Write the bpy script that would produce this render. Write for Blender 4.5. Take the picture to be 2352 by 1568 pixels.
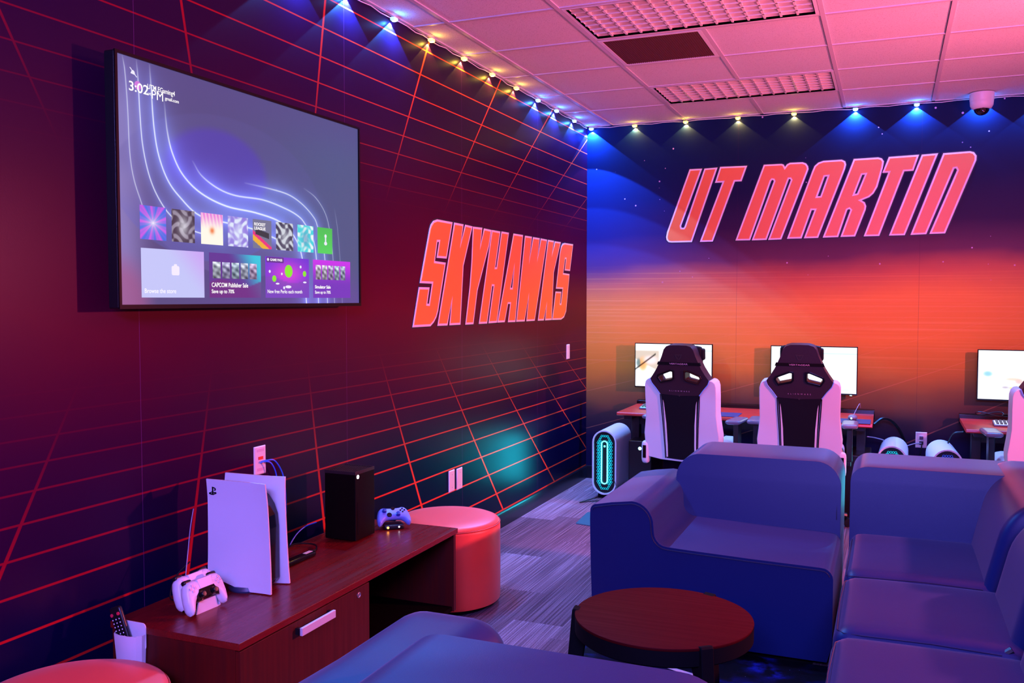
import bpy, bmesh, math, random
import numpy as np
from mathutils import Vector, Matrix
from mathutils.geometry import tessellate_polygon
PI = math.pi
random.seed(7)
scene = bpy.context.scene
for o in list(bpy.data.objects): bpy.data.objects.remove(o)
COL = scene.collection
H = 2.985                     # ceiling height
# ------------------------------------------------------------------ camera, world, lights, exposure
cd = bpy.data.cameras.new('camera'); cam = bpy.data.objects.new('camera', cd); COL.objects.link(cam)
cam.location = (2.3927, -7.4176, 1.537)
cam.rotation_euler = (PI/2-0.0467842, 0, 0.393878)
cd.sensor_width = 36; cd.lens = 2086.36/2352*36; cd.clip_start = .05
scene.camera = cam
w = bpy.data.worlds.new('world'); scene.world = w; w.use_nodes = True
w.node_tree.nodes['Background'].inputs[0].default_value = (.02, .01, .05, 1)
w.node_tree.nodes['Background'].inputs[1].default_value = 1
scene.view_settings.view_transform = 'Standard'; scene.view_settings.look = 'None'
scene.view_settings.exposure = 0; scene.view_settings.gamma = 1; scene.view_settings.use_curve_mapping = False

def lamp(name, kind, loc, power, color, **k):
    d = bpy.data.lights.new(name, kind); o = bpy.data.objects.new(name, d); COL.objects.link(o)
    d.energy = power; d.color = color; o.location = loc
    for a, b in k.items():
        if a == 'to': o.rotation_euler = (Vector(b)-Vector(loc)).to_track_quat('-Z', 'Y').to_euler()
        else: setattr(d, a, b)
    return o
# red/pink party wash on the right, violet wash behind the photographer, added pink and red fills
lamp('red_wash_lamp', 'AREA', (4.4, -2.75, 1.9), 182, (1, .15, .25), shape='DISK', size=.16, to=(0, -3.5, 1.1))
lamp('violet_wash_lamp', 'AREA', (2.6, -8.9, 2.6), 310, (.22, .19, 1), shape='RECTANGLE', size=1.6, size_y=.5, to=(1.6, -3, .6))
lamp('pink_ceiling_fill', 'AREA', (3.9, -5.3, 1.25), 33, (1, .16, .30), shape='DISK', size=.7, spread=math.radians(96), to=(2.3, -3.4, 3.2))  # unseen fill added to turn the ceiling pink
lamp('red_wall_fill', 'POINT', (1.3, -7.9, 1.7), 26, (1, .02, .07), shadow_soft_size=.1)  # unseen fill added to redden the near end of the left wall

# ------------------------------------------------------------------ helpers
def L(c):
    c = c/255.; return c/12.92 if c <= .04045 else ((c+.055)/1.055)**2.4
def RGB(r, g, b): return (L(r), L(g), L(b), 1)
def mat(name, col, rough=.5, metal=0, emit=None, es=1, spec=.5, coat=0, bump=None, trans=0):
    m = bpy.data.materials.new(name); m.use_nodes = True; nt = m.node_tree; b = nt.nodes['Principled BSDF']
    if len(col) == 3: col = (*col, 1)
    b.inputs['Base Color'].default_value = col; b.inputs['Roughness'].default_value = rough
    b.inputs['Metallic'].default_value = metal; b.inputs['Specular IOR Level'].default_value = spec
    b.inputs['Coat Weight'].default_value = coat; b.inputs['Transmission Weight'].default_value = trans
    if emit is not None:
        b.inputs['Emission Color'].default_value = (*emit[:3], 1); b.inputs['Emission Strength'].default_value = es
    if bump:
        sc, st = bump
        tc = nt.nodes.new('ShaderNodeTexCoord'); n = nt.nodes.new('ShaderNodeTexNoise'); bp = nt.nodes.new('ShaderNodeBump')
        n.inputs['Scale'].default_value = sc; n.inputs['Detail'].default_value = 4
        bp.inputs['Strength'].default_value = st; bp.inputs['Distance'].default_value = .002
        nt.links.new(tc.outputs['Object'], n.inputs['Vector']); nt.links.new(n.outputs[0], bp.inputs['Height']); nt.links.new(bp.outputs[0], b.inputs['Normal'])
    return m
class N:
    """tiny expression builder for node trees"""
    def __init__(s, m): s.nt = m.node_tree; s.l = s.nt.links.new; s.b = s.nt.nodes.get('Principled BSDF')
    def node(s, t, **k):
        n = s.nt.nodes.new(t)
        for a, v in k.items(): setattr(n, a, v)
        return n
    def m(s, op, *a, clamp=False):
        n = s.node('ShaderNodeMath', operation=op); n.use_clamp = clamp
        for i, v in enumerate(a):
            if isinstance(v, (int, float)): n.inputs[i].default_value = v
            else: s.l(v, n.inputs[i])
        return n.outputs[0]
    def poly(s, x, co):          # co high -> low
        r = co[0]
        for c in co[1:]: r = s.m('MULTIPLY_ADD', r, x, c) if not isinstance(r, (int, float)) else s.m('MULTIPLY_ADD', x, r, c)
        return r
    def smooth(s, x, a, b, lo=0., hi=1.):
        n = s.node('ShaderNodeMapRange', interpolation_type='SMOOTHSTEP'); s.l(x, n.inputs[0])
        for i, v in enumerate((a, b, lo, hi)): n.inputs[i+1].default_value = v
        return n.outputs[0]
    def mix(s, f, a, b, mode='MIX'):
        n = s.node('ShaderNodeMix', data_type='RGBA', blend_type=mode)
        for sock, v in ((n.inputs[0], f), (n.inputs[6], a), (n.inputs[7], b)):
            if isinstance(v, (int, float)): sock.default_value = v
            elif isinstance(v, tuple): sock.default_value = v
            else: s.l(v, sock)
        return n.outputs[2]
    def ramp(s, x, stops):
        n = s.node('ShaderNodeValToRGB'); e = n.color_ramp.elements
        while len(e) < len(stops): e.new(.5)
        for el, (p, c) in zip(e, stops): el.position = p; el.color = c
        s.l(x, n.inputs[0]); return n.outputs[0]
    def xyz(s):
        t = s.node('ShaderNodeTexCoord'); q = s.node('ShaderNodeSeparateXYZ'); s.l(t.outputs['Object'], q.inputs[0]); s.tc = t.outputs['Object']
        return q.outputs[0], q.outputs[1], q.outputs[2]
    def comb(s, x, y, z=0.):
        n = s.node('ShaderNodeCombineXYZ')
        for i, v in enumerate((x, y, z)):
            if isinstance(v, (int, float)): n.inputs[i].default_value = v
            else: s.l(v, n.inputs[i])
        return n.outputs[0]
    def noise(s, vec, scale=1., detail=2.):
        n = s.node('ShaderNodeTexNoise'); n.inputs['Scale'].default_value = scale; n.inputs['Detail'].default_value = detail; s.l(vec, n.inputs['Vector']); return n.outputs[0]
    def white(s, vec):
        n = s.node('ShaderNodeTexWhiteNoise', noise_dimensions='3D'); s.l(vec, n.inputs['Vector']); return n.outputs[0]
    def bump(s, h, strength=.3, dist=.002):
        n = s.node('ShaderNodeBump'); n.inputs['Strength'].default_value = strength; n.inputs['Distance'].default_value = dist
        s.l(h, n.inputs['Height']); s.l(n.outputs[0], s.b.inputs['Normal'])

def empty(name, label, cat, loc=(0, 0, 0), rz=0, group=None):
    o = bpy.data.objects.new(name, None); COL.objects.link(o); o.location = loc; o.rotation_euler = (0, 0, rz)
    o.empty_display_size = .1; o['label'] = label; o['category'] = cat
    if group: o['group'] = group
    return o
def tag(o, label, cat, group=None):
    o['label'] = label; o['category'] = cat
    if group: o['group'] = group
    return o
def obj(name, bm, m, parent=None, smooth=True, angle=35, bevel=0, seg=3, kind=None, label=None):
    me = bpy.data.meshes.new(name)
    if isinstance(bm, bpy.types.Mesh): me = bm
    else:
        bmesh.ops.recalc_face_normals(bm, faces=bm.faces[:])
        bm.to_mesh(me); bm.free()
    me.materials.append(m) if not isinstance(m, (list, tuple)) else [me.materials.append(x) for x in m]
    o = bpy.data.objects.new(name, me); COL.objects.link(o)
    if smooth:
        for p in me.polygons: p.use_smooth = True
        try: me.set_sharp_from_angle(angle=math.radians(angle))
        except Exception: pass
    if bevel:
        b = o.modifiers.new('bevel', 'BEVEL'); b.width = bevel; b.segments = seg; b.limit_method = 'ANGLE'; b.angle_limit = math.radians(40); b.harden_normals = True
    if parent: o.parent = parent
    if kind: o['kind'] = kind
    if label: o['label'] = label
    return o
def BM(): return bmesh.new()
def objs(name, bm, m, parent, **k):
    """one object per separate piece of bm"""
    todo = set(bm.verts); groups = []
    while todo:
        s_ = [todo.pop()]; g = set(s_)
        while s_:
            v = s_.pop()
            for e_ in v.link_edges:
                o_ = e_.other_vert(v)
                if o_ in todo: todo.discard(o_); g.add(o_); s_.append(o_)
        groups.append(g)
    groups.sort(key=lambda g: min((round(v.co.x, 3), round(v.co.z, 3), round(v.co.y, 3)) for v in g))
    for g in groups:
        nb = bmesh.new(); mp = {v: nb.verts.new(v.co) for v in g}
        for f in {f for v in g for f in v.link_faces}:
            nb.faces.new([mp[v] for v in f.verts]).material_index = f.material_index
        obj(name, nb, m, parent, **k)
    bm.free()
def box(bm, x0, x1, y0, y1, z0, z1, M=None, mi=0):
    vs = [bm.verts.new((x, y, z)) for z in (z0, z1) for y in (y0, y1) for x in (x0, x1)]
    fs = [bm.faces.new([vs[i] for i in f]) for f in ((0, 2, 3, 1), (4, 5, 7, 6), (0, 1, 5, 4), (2, 6, 7, 3), (0, 4, 6, 2), (1, 3, 7, 5))]
    for f in fs: f.material_index = mi
    if M is not None: bmesh.ops.transform(bm, matrix=M, verts=vs)
    return bm
def prism(bm, poly, axis, d0, d1, holes=(), M=None, mi=0):
    """poly in the plane perpendicular to axis ('x': (y,z), 'y': (x,z), 'z': (x,y)) extruded from d0 to d1"""
    f = {'x': lambda a, b, d: (d, a, b), 'y': lambda a, b, d: (a, d, b), 'z': lambda a, b, d: (a, b, d)}[axis]
    loops = [list(poly)]+[list(h) for h in holes]
    tri = tessellate_polygon([[Vector((a, b, 0)) for a, b in lp] for lp in loops])
    flat = [p for lp in loops for p in lp]
    allv = []
    ca = [bm.verts.new(f(a, b, d0)) for a, b in flat]; cb = [bm.verts.new(f(a, b, d1)) for a, b in flat]; allv = ca+cb
    for t in tri:
        for c in (ca, cb):
            try: bm.faces.new([c[i] for i in t]).material_index = mi
            except ValueError: pass
    k = 0
    for lp in loops:
        n = len(lp)
        for i in range(n):
            j = (i+1) % n
            try: bm.faces.new((ca[k+i], ca[k+j], cb[k+j], cb[k+i])).material_index = mi
            except ValueError: pass
        k += n
    if M is not None: bmesh.ops.transform(bm, matrix=M, verts=allv)
    return bm
def arc(cx, cy, r, a0, a1, n=6, ry=None):
    ry = ry or r
    return [(cx+r*math.cos(math.radians(a0+(a1-a0)*i/n)), cy+ry*math.sin(math.radians(a0+(a1-a0)*i/n))) for i in range(n+1)]
def rrect(x0, x1, z0, z1, r, n=5):
    return arc(x1-r, z0+r, r, -90, 0, n)+arc(x1-r, z1-r, r, 0, 90, n)+arc(x0+r, z1-r, r, 90, 180, n)+arc(x0+r, z0+r, r, 180, 270, n)
def tube(bm, pts, r, n=8, closed=False, M=None, mi=0):
    pts = [Vector(p) for p in pts]; k = len(pts); rings = []; allv = []
    up = None
    for i, p in enumerate(pts):
        a = pts[(i-1) % k] if (closed or i > 0) else p; b = pts[(i+1) % k] if (closed or i < k-1) else p
        t = (b-a).normalized()
        if up is None:
            up = t.orthogonal().normalized()
        up = (up-t*up.dot(t)).normalized(); s = t.cross(up)
        rr = r[i] if isinstance(r, (list, tuple)) else r
        ring = [bm.verts.new(p+(up*math.cos(2*PI*j/n)+s*math.sin(2*PI*j/n))*rr) for j in range(n)]
        rings.append(ring); allv += ring
    for i in range(k if closed else k-1):
        a, b = rings[i], rings[(i+1) % k]
        for j in range(n): bm.faces.new((a[j], a[(j+1) % n], b[(j+1) % n], b[j])).material_index = mi
    if not closed:
        bm.faces.new(rings[0][::-1]).material_index = mi; bm.faces.new(rings[-1]).material_index = mi
    if M is not None: bmesh.ops.transform(bm, matrix=M, verts=allv)
    return bm
def spline(pts, n=8):
    P = [Vector(p) for p in pts]; P = [P[0]*2-P[1]]+P+[P[-1]*2-P[-2]]; out = []
    for i in range(1, len(P)-2):
        for j in range(n):
            t = j/n; a, b, c, d = P[i-1:i+3]
            out.append(.5*((2*b)+(c-a)*t+(2*a-5*b+4*c-d)*t*t+(3*b-a-3*c+d)*t**3))
    out.append(P[-2]); return out
def lathe(bm, prof, n=48, c=(0, 0), M=None, mi=0):
    rings = []; allv = []
    for r, z in prof:
        if r < 1e-6: v = [bm.verts.new((c[0], c[1], z))]
        else: v = [bm.verts.new((c[0]+r*math.cos(2*PI*i/n), c[1]+r*math.sin(2*PI*i/n), z)) for i in range(n)]
        rings.append(v); allv += v
    for a, b in zip(rings, rings[1:]):
        if len(a) == 1 and len(b) == 1: continue
        for i in range(n):
            j = (i+1) % n
            if len(a) == 1: f = (a[0], b[j], b[i])
            elif len(b) == 1: f = (a[i], a[j], b[0])
            else: f = (a[i], a[j], b[j], b[i])
            bm.faces.new(f).material_index = mi
    for e in (rings[0], rings[-1]):
        if len(e) > 1: bm.faces.new(e).material_index = mi
    if M is not None: bmesh.ops.transform(bm, matrix=M, verts=allv)
    return bm
def rounded(bm, x0, x1, y0, y1, z0, z1, r, n=18, fn=None, M=None):
    """cushion-like box, r = radius or (rx, ry, rz)"""
    if not isinstance(r, tuple): r = (r, r, r)
    h = Vector(((x1-x0)/2, (y1-y0)/2, (z1-z0)/2)); c = Vector(((x0+x1)/2, (y0+y1)/2, (z0+z1)/2))
    r = [min(r[i], h[i]) for i in range(3)]
    vd = {}
    def V(p):
        k = tuple(round(a, 5) for a in p)
        if k in vd: return vd[k]
        q = [math.sin(p[i]*PI/2) for i in range(3)]
        P = [q[i]*h[i] for i in range(3)]; I = [max(-(h[i]-r[i]), min(h[i]-r[i], P[i])) for i in range(3)]
        D = Vector([(P[i]-I[i])/r[i] for i in range(3)])
        if D.length > 1e-9: D.normalize()
        o = Vector([c[i]+I[i]+D[i]*r[i] for i in range(3)])
        if fn: o = Vector(fn(o, q))
        vd[k] = bm.verts.new(o); return vd[k]
    for ax in range(3):
        for s in (-1, 1):
            for i in range(n):
                for j in range(n):
                    def pt(a, b):
                        p = [0, 0, 0]; p[ax] = s; p[(ax+1) % 3] = -1+2*a/n; p[(ax+2) % 3] = -1+2*b/n; return p
                    f = [V(pt(i, j)), V(pt(i+1, j)), V(pt(i+1, j+1)), V(pt(i, j+1))]
                    if s < 0: f.reverse()
                    try: bm.faces.new(f)
                    except ValueError: pass
    if M is not None: bmesh.ops.transform(bm, matrix=M, verts=list(vd.values()))
    return bm
def text_mesh(bm, s, h, M, sx=1., depth=.0004, bold=0., align='LEFT', spacing=1.):
    """lettering: s written with cap height h (m) laid by matrix M (x along text, y up)"""
    cu = bpy.data.curves.new('t', 'FONT'); cu.body = s; cu.size = h/.70; cu.align_x = align; cu.extrude = depth; cu.offset = bold; cu.space_character = spacing
    o = bpy.data.objects.new('t', cu); COL.objects.link(o)
    me = bpy.data.meshes.new_from_object(o.evaluated_get(bpy.context.evaluated_depsgraph_get()))
    me.transform(M @ Matrix.Diagonal((sx, 1, 1, 1))); bm.from_mesh(me)
    bpy.data.objects.remove(o); bpy.data.curves.remove(cu); bpy.data.meshes.remove(me)
    return bm
def offset_poly(poly, d):
    """inset (d>0) of a simple polygon by mitred offset"""
    A = sum(poly[i][0]*poly[(i+1) % len(poly)][1]-poly[(i+1) % len(poly)][0]*poly[i][1] for i in range(len(poly)))
    s = 1 if A > 0 else -1; out = []; n = len(poly)
    for i in range(n):
        p0, p1, p2 = Vector(poly[i-1]), Vector(poly[i]), Vector(poly[(i+1) % n])
        a = (p1-p0).normalized(); b = (p2-p1).normalized()
        na = Vector((-a.y, a.x))*s; nb = Vector((-b.y, b.x))*s
        m = (na+nb)
        if m.length < 1e-6: m = na
        m.normalize(); k = min(1/max(m.dot(na), .2), 2.6)
        out.append(tuple(p1+m*d*k))
    return out
def copy_tree(o, parent=None):
    c = o.copy(); COL.objects.link(c)
    if parent: c.parent = parent
    for ch in list(o.children): copy_tree(ch, c)
    return c
def panel(name, origin, ux, uy, w, h, nx, ny, fn, m, parent=None, label=None):
    """a screen picture: emissive grid, colour from fn(U,V)->rgb (sRGB 0-1), U right, V up"""
    U, V = np.meshgrid(np.linspace(0, 1, nx+1), np.linspace(0, 1, ny+1))
    C = np.clip(fn(U, V), 0, 1); C = np.where(C <= .04045, C/12.92, ((C+.055)/1.055)**2.4)
    o = np.array(origin, float); ux = np.array(ux, float); uy = np.array(uy, float)
    P = o+U[..., None]*w*ux+V[..., None]*h*uy
    idx = np.arange((nx+1)*(ny+1)).reshape(ny+1, nx+1)
    F = np.stack([idx[:-1, :-1], idx[:-1, 1:], idx[1:, 1:], idx[1:, :-1]], -1).reshape(-1, 4)
    me = bpy.data.meshes.new(name); me.from_pydata(P.reshape(-1, 3).tolist(), [], F.tolist())
    at = me.color_attributes.new('picture', 'FLOAT_COLOR', 'POINT')
    at.data.foreach_set('color', np.concatenate([C.reshape(-1, 3), np.ones((C.size//3, 1))], 1).ravel())
    return obj(name, me, m, parent, smooth=False, label=label)

# ------------------------------------------------------------------ materials
def screen_mat(name, strength):
    m = mat(name, (.002, .002, .002), .3, spec=.15); n = N(m)
    a = n.node('ShaderNodeAttribute', attribute_name='picture'); n.l(a.outputs['Color'], n.b.inputs['Emission Color']); n.b.inputs['Emission Strength'].default_value = strength
    return m
M_tv = screen_mat('tv_picture', 1.0); M_mon = screen_mat('monitor_picture', 1.5)
M_black = mat('black_plastic', (.006, .006, .008), .35); M_gloss = mat('gloss_black', (.004, .004, .005), .12)
M_matte = mat('matte_black', (.003, .003, .004), .7, spec=.1); M_metal = mat('grey_metal', (.5, .5, .52), .35, .9)
M_dmetal = mat('dark_metal', (.03, .03, .035), .4, .6)
M_white = mat('white_plastic', (.8, .78, .8), .4); M_plate = mat('wall_plate_plastic', (.85, .78, .76), .4)
M_screentext = mat('screen_lettering', (0, 0, 0), emit=(1, 1, 1), es=1.0)
M_screenpurple = mat('screen_badge', (0, 0, 0), emit=RGB(80, 50, 140), es=1)
M_teal = mat('teal_led', (0, .1, .1), emit=(.05, .85, 1), es=9); M_tealdim = mat('teal_honeycomb', (0, .05, .06), .4, emit=(.0, .42, .55), es=1.6)
M_tealdot = mat('teal_power_led', (0, .1, .1), emit=(.35, 1, 1), es=4)
M_blueled = mat('blue_honeycomb', (0, .0, .06), .4, emit=(.02, .06, .7), es=1.0)

def wood(name, c1, c2, ax, rough=.28, spec=.5, sc=1.):
    m = mat(name, c1, rough, spec=spec); n = N(m); x, y, z = n.xyz()
    v = {'y': n.comb(n.m('MULTIPLY', x, 60*sc), n.m('MULTIPLY', y, 2.5*sc), n.m('MULTIPLY', z, 60*sc)), 'x': n.comb(n.m('MULTIPLY', x, 2.5*sc), n.m('MULTIPLY', y, 60*sc), n.m('MULTIPLY', z, 60*sc)),
         'z': n.comb(n.m('MULTIPLY', x, 60*sc), n.m('MULTIPLY', y, 60*sc), n.m('MULTIPLY', z, 2.5*sc))}[ax]
    f = n.noise(v, 1, 5); c = n.mix(n.smooth(f, .35, .68), c1, c2); n.l(c, n.b.inputs['Base Color'])
    n.l(n.smooth(f, .2, .8, rough-.04, rough+.1), n.b.inputs['Roughness'])
    return m
M_wood = wood('mahogany_veneer', RGB(112, 20, 17), RGB(100, 16, 14), 'y', .27); M_woodz = wood('mahogany_front', RGB(80, 16, 11), RGB(68, 12, 9), 'z', .45, .3)
M_shadewood = wood('mahogany_shaded', RGB(10, 3, 3), RGB(8, 2, 2), 'z', .7, .05)  # blackened mahogany: shade inside the open compartment put into the colour
M_desk = wood('cherry_desk', RGB(205, 52, 40), RGB(186, 42, 34), 'x', .3)
M_table = wood('dark_table_top', RGB(70, 3, 9), RGB(65, 2, 8), 'x', .6, .07)

def leather(name, c, rough=.42, spec=.5):
    m = mat(name, c, rough, spec=spec); n = N(m); n.xyz()
    v = n.node('ShaderNodeTexVoronoi'); v.inputs['Scale'].default_value = 420; n.l(n.tc, v.inputs['Vector'])
    n.bump(n.m('ADD', v.outputs[0], n.m('MULTIPLY', n.noise(n.tc, 9, 3), 3.)), .12, .001)
    return m
M_navy = leather('navy_leather', RGB(0, 24, 84), .44, .4)
M_navy.node_tree.nodes['Principled BSDF'].inputs['Sheen Weight'].default_value = .12; M_navy.node_tree.nodes['Principled BSDF'].inputs['Sheen Roughness'].default_value = .35; M_seam = mat('seam_thread', RGB(14, 18, 60), .6)
M_orange = leather('orange_vinyl', RGB(244, 68, 40), .45, .8)
M_orange.node_tree.nodes['Principled BSDF'].inputs['Sheen Weight'].default_value = .15; M_orseam = mat('orange_piping', RGB(200, 50, 35), .5)
M_chairwhite = leather('white_leather', (.62, .62, .64), .45, .3); M_chairblack = leather('black_leather', (.004, .003, .006), .6, .15)
M_chairhead = leather('headrest_leather', (.022, .010, .016), .42, .3)

def carpet():
    m = mat('striated_carpet', (.2, .2, .25), .95, spec=.1); n = N(m); x, y, z = n.xyz()
    row = n.m('FLOOR', n.m('DIVIDE', x, .25)); off = n.white(n.comb(row, 3.3))
    cell = n.m('FLOOR', n.m('ADD', y, off)); tone = n.white(n.comb(row, cell, 1.7))
    st = n.noise(n.comb(n.m('MULTIPLY', x, 130), n.m('MULTIPLY', y, 1.4), n.m('MULTIPLY', cell, 7.)), 1, 4)
    fn_ = n.noise(n.comb(n.m('MULTIPLY', x, 500), n.m('MULTIPLY', y, 160), 0.), 1, 2)
    v = n.m('ADD', n.m('MULTIPLY', n.smooth(st, .34, .68), .40), n.m('MULTIPLY', tone, .40))
    v = n.m('ADD', v, n.m('MULTIPLY', n.m('SUBTRACT', fn_, .5), .9))
    n.l(n.ramp(v, [(0., RGB(74, 48, 58)), (.45, RGB(128, 94, 106)), (1., RGB(206, 168, 182))]), n.b.inputs['Base Color'])
    n.bump(n.m('ADD', st, fn_), .6, .004)
    return m
def ceiling_mat():
    m = mat('acoustic_tile', (.8, .78, .78), .9, spec=.2); n = N(m); x, y, z = n.xyz()
    f = n.noise(n.tc, 260, 2); g = n.noise(n.tc, 60, 3)
    sp = n.smooth(f, .60, .70); c = n.mix(sp, (.74, .70, .71, 1), (.30, .25, .28, 1)); n.l(c, n.b.inputs['Base Color'])
    n.bump(n.m('ADD', f, g), .35, .003)
    return m
def grid_lines(n, a, z, vz, va, s0, ds, sign, hz, wv, wh):
    """perspective grid printed on the wall: straight rays from (va,vz) plus level lines at hz"""
    dz = n.m('ABSOLUTE', n.m('SUBTRACT', z, vz)); s = n.m('DIVIDE', n.m('SUBTRACT', a, va), dz)
    t = n.m('DIVIDE', n.m('SUBTRACT', s, s0), ds); fr = n.m('SUBTRACT', t, n.m('ROUND', t))
    d = n.m('MULTIPLY', n.m('MULTIPLY', n.m('ABSOLUTE', fr), dz), ds)
    wid = n.m('MULTIPLY', n.m('SUBTRACT', dz, 1.25), wv)
    ray = n.m('SUBTRACT', 1., n.m('DIVIDE', n.m('SUBTRACT', d, wid), .0025), clamp=True)
    ray = n.m('MULTIPLY', ray, n.m('GREATER_THAN', wid, 0.))
    lv = 0.
    for h_ in hz:
        w_ = wh*(abs(h_-vz)-.9)
        dd = n.m('ABSOLUTE', n.m('SUBTRACT', z, h_)); l_ = n.m('SUBTRACT', 1., n.m('DIVIDE', n.m('SUBTRACT', dd, w_), .002), clamp=True)
        lv = n.m('MAXIMUM', lv, l_)
    return n.m('MAXIMUM', ray, lv)
LOWZ = [.113, .243, .391, .527, .650, .759, .861, .955, 1.038, 1.115, 1.186, 1.252]
UPZ = [2.906, 2.763, 2.630, 2.509, 2.398, 2.295, 2.201, 2.116, 2.04]
def seams(n, a, pts):
    r = 0.
    for p in pts: r = n.m('MAXIMUM', r, n.m('LESS_THAN', n.m('ABSOLUTE', n.m('SUBTRACT', a, p)), .0012))
    return r
def wall_left_mat():
    m = mat('printed_mural_left', (.02, .01, .05), .33, spec=.07); n = N(m); x, y, z = n.xyz()
    nz = n.noise(n.comb(n.m('MULTIPLY', y, .8), n.m('MULTIPLY', z, 1.6)), 1, 3)
    zz = n.m('DIVIDE', n.m('ADD', z, n.m('MULTIPLY', n.m('SUBTRACT', nz, .5), .5)), 3.)
    base = n.ramp(zz, [(0., RGB(4, 5, 40)), (.18, RGB(8, 4, 48)), (.34, RGB(54, 1, 46)), (.5, RGB(86, 1, 38)), (.66, RGB(64, 2, 40)), (.82, RGB(42, 6, 48)), (.95, RGB(38, 13, 52)), (1., RGB(38, 14, 54))])
    low = grid_lines(n, y, z, 3.035, -4.31, .154, .3495, 1, LOWZ, .0058, .0019)
    up = grid_lines(n, y, z, .195, -4.31, .163, .36, 1, UPZ, .0043, .0013)
    low = n.m('MULTIPLY', low, n.smooth(z, 1.32, .35)); low = n.m('MULTIPLY', low, n.m('LESS_THAN', z, 1.4))
    up = n.m('MULTIPLY', up, n.smooth(z, 1.98, 2.85)); up = n.m('MULTIPLY', up, n.m('GREATER_THAN', z, 1.9))
    lc = n.mix(n.smooth(y, -5., -2.2), RGB(170, 14, 30), RGB(240, 92, 46)); lc = n.mix(n.smooth(z, .75, .1, 0., .6), lc, RGB(235, 50, 28))
    c = n.mix(n.m('MAXIMUM', low, up), base, lc)
    c = n.mix(n.m('MULTIPLY', seams(n, y, (-1.171, -2.45, -3.72, -5.015, -6.3)), .45), c, RGB(120, 60, 130))
    n.l(c, n.b.inputs['Base Color'])
    n.bump(n.noise(n.tc, 180, 3), .10, .001)
    return m
def wall_back_mat():
    m = mat('printed_mural_back', (.3, .1, .1), .5, spec=.12); n = N(m); x, y, z = n.xyz()
    nz = n.noise(n.comb(n.m('MULTIPLY', x, .9), n.m('MULTIPLY', z, 2.2)), 1, 3)
    zz = n.m('ADD', z, n.m('MULTIPLY', n.m('SUBTRACT', nz, .5), .22))
    zz = n.m('ADD', zz, n.m('MULTIPLY', n.m('SUBTRACT', x, 1.6), -.03))
    f = n.m('DIVIDE', zz, 3.)
    base = n.ramp(f, [(0., RGB(10, 14, 60)), (.14, RGB(28, 20, 58)), (.21, RGB(72, 56, 58)), (.27, RGB(136, 102, 56)), (.33, RGB(208, 140, 50)), (.40, RGB(240, 152, 56)), (.50, RGB(244, 148, 66)),
                      (.565, RGB(200, 108, 78)), (.62, RGB(106, 56, 80)), (.70, RGB(50, 22, 64)), (.80, RGB(22, 16, 60)), (.90, RGB(8, 18, 62)), (1., RGB(5, 17, 62))])
    base = n.mix(n.m('MULTIPLY', n.smooth(x, 1.3, .1, 0., .42), n.smooth(z, 1.55, 1.95)), base, RGB(2, 44, 128))  # blue puck light painted into the mural's upper left
    # fine horizontal streaks of the sunset
    stk = n.noise(n.comb(n.m('MULTIPLY', x, .6), n.m('MULTIPLY', z, 70)), 1, 3)
    base = n.mix(n.m('MULTIPLY', n.m('MULTIPLY', n.smooth(stk, .5, .8, 0., .55), n.smooth(z, .9, 1.25)), n.smooth(z, 1.85, 1.6)), base, RGB(255, 176, 96))
    lines = 0.
    for h_ in (1.522, 1.484, 1.446, 1.400, 1.354, 1.313, 1.254, 1.17, 1.017):
        lines = n.m('MAXIMUM', lines, n.m('LESS_THAN', n.m('ABSOLUTE', n.m('SUBTRACT', z, h_)), .0022))
    # rays towards a vanishing point far right
    s = n.m('DIVIDE', n.m('SUBTRACT', 6.2, x), n.m('SUBTRACT', 2.35, z)); t = n.m('MULTIPLY', s, 1.55)
    d = n.m('ABSOLUTE', n.m('SUBTRACT', t, n.m('ROUND', t)))
    ray = n.m('MULTIPLY', n.m('LESS_THAN', d, .008), n.m('LESS_THAN', z, 1.56))
    base = n.mix(n.m('MULTIPLY', n.m('MAXIMUM', lines, ray), .2), base, RGB(255, 170, 120))
    vo = n.node('ShaderNodeTexVoronoi'); vo.inputs['Scale'].default_value = 10; n.l(n.comb(x, z), vo.inputs['Vector'])
    keep = n.m('GREATER_THAN', n.white(vo.outputs['Position']), .25); sz = n.m('MULTIPLY', n.white(n.comb(n.m('MULTIPLY', n.white(vo.outputs['Position']), 7.), 2.)), .05)
    star = n.m('MULTIPLY', n.smooth(n.m('SUBTRACT', vo.outputs['Distance'], n.m('MULTIPLY', sz, 1.1)), .04, .0), keep)
    star = n.m('MULTIPLY', star, n.smooth(z, 1.6, 1.9))
    base = n.mix(n.m('MULTIPLY', star, .85), base, RGB(230, 190, 240))
    base = n.mix(n.m('MULTIPLY', seams(n, x, (1.258, 2.591, 3.9)), .4), base, RGB(60, 20, 60))
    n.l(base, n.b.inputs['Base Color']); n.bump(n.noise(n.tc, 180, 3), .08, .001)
    return m
def rug_mat():
    m = mat('galaxy_rug', (.01, .01, .05), .85, spec=.15); n = N(m); x, y, z = n.xyz()
    f = n.noise(n.comb(x, y), 3.2, 6); g = n.noise(n.comb(n.m('ADD', x, 5.), y), 7, 5)
    c = n.ramp(f, [(0.4, RGB(6, 6, 26)), (.52, RGB(10, 12, 70)), (.62, RGB(28, 46, 190)), (.75, RGB(60, 120, 240))])
    c = n.mix(n.smooth(g, .45, .62), RGB(5, 5, 20), c)
    st = n.smooth(n.noise(n.comb(x, y), 60, 1), .76, .8); c = n.mix(st, c, RGB(150, 190, 255))
    n.l(c, n.b.inputs['Base Color']); n.bump(n.noise(n.tc, 300, 2), .5, .003)
    return m

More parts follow.
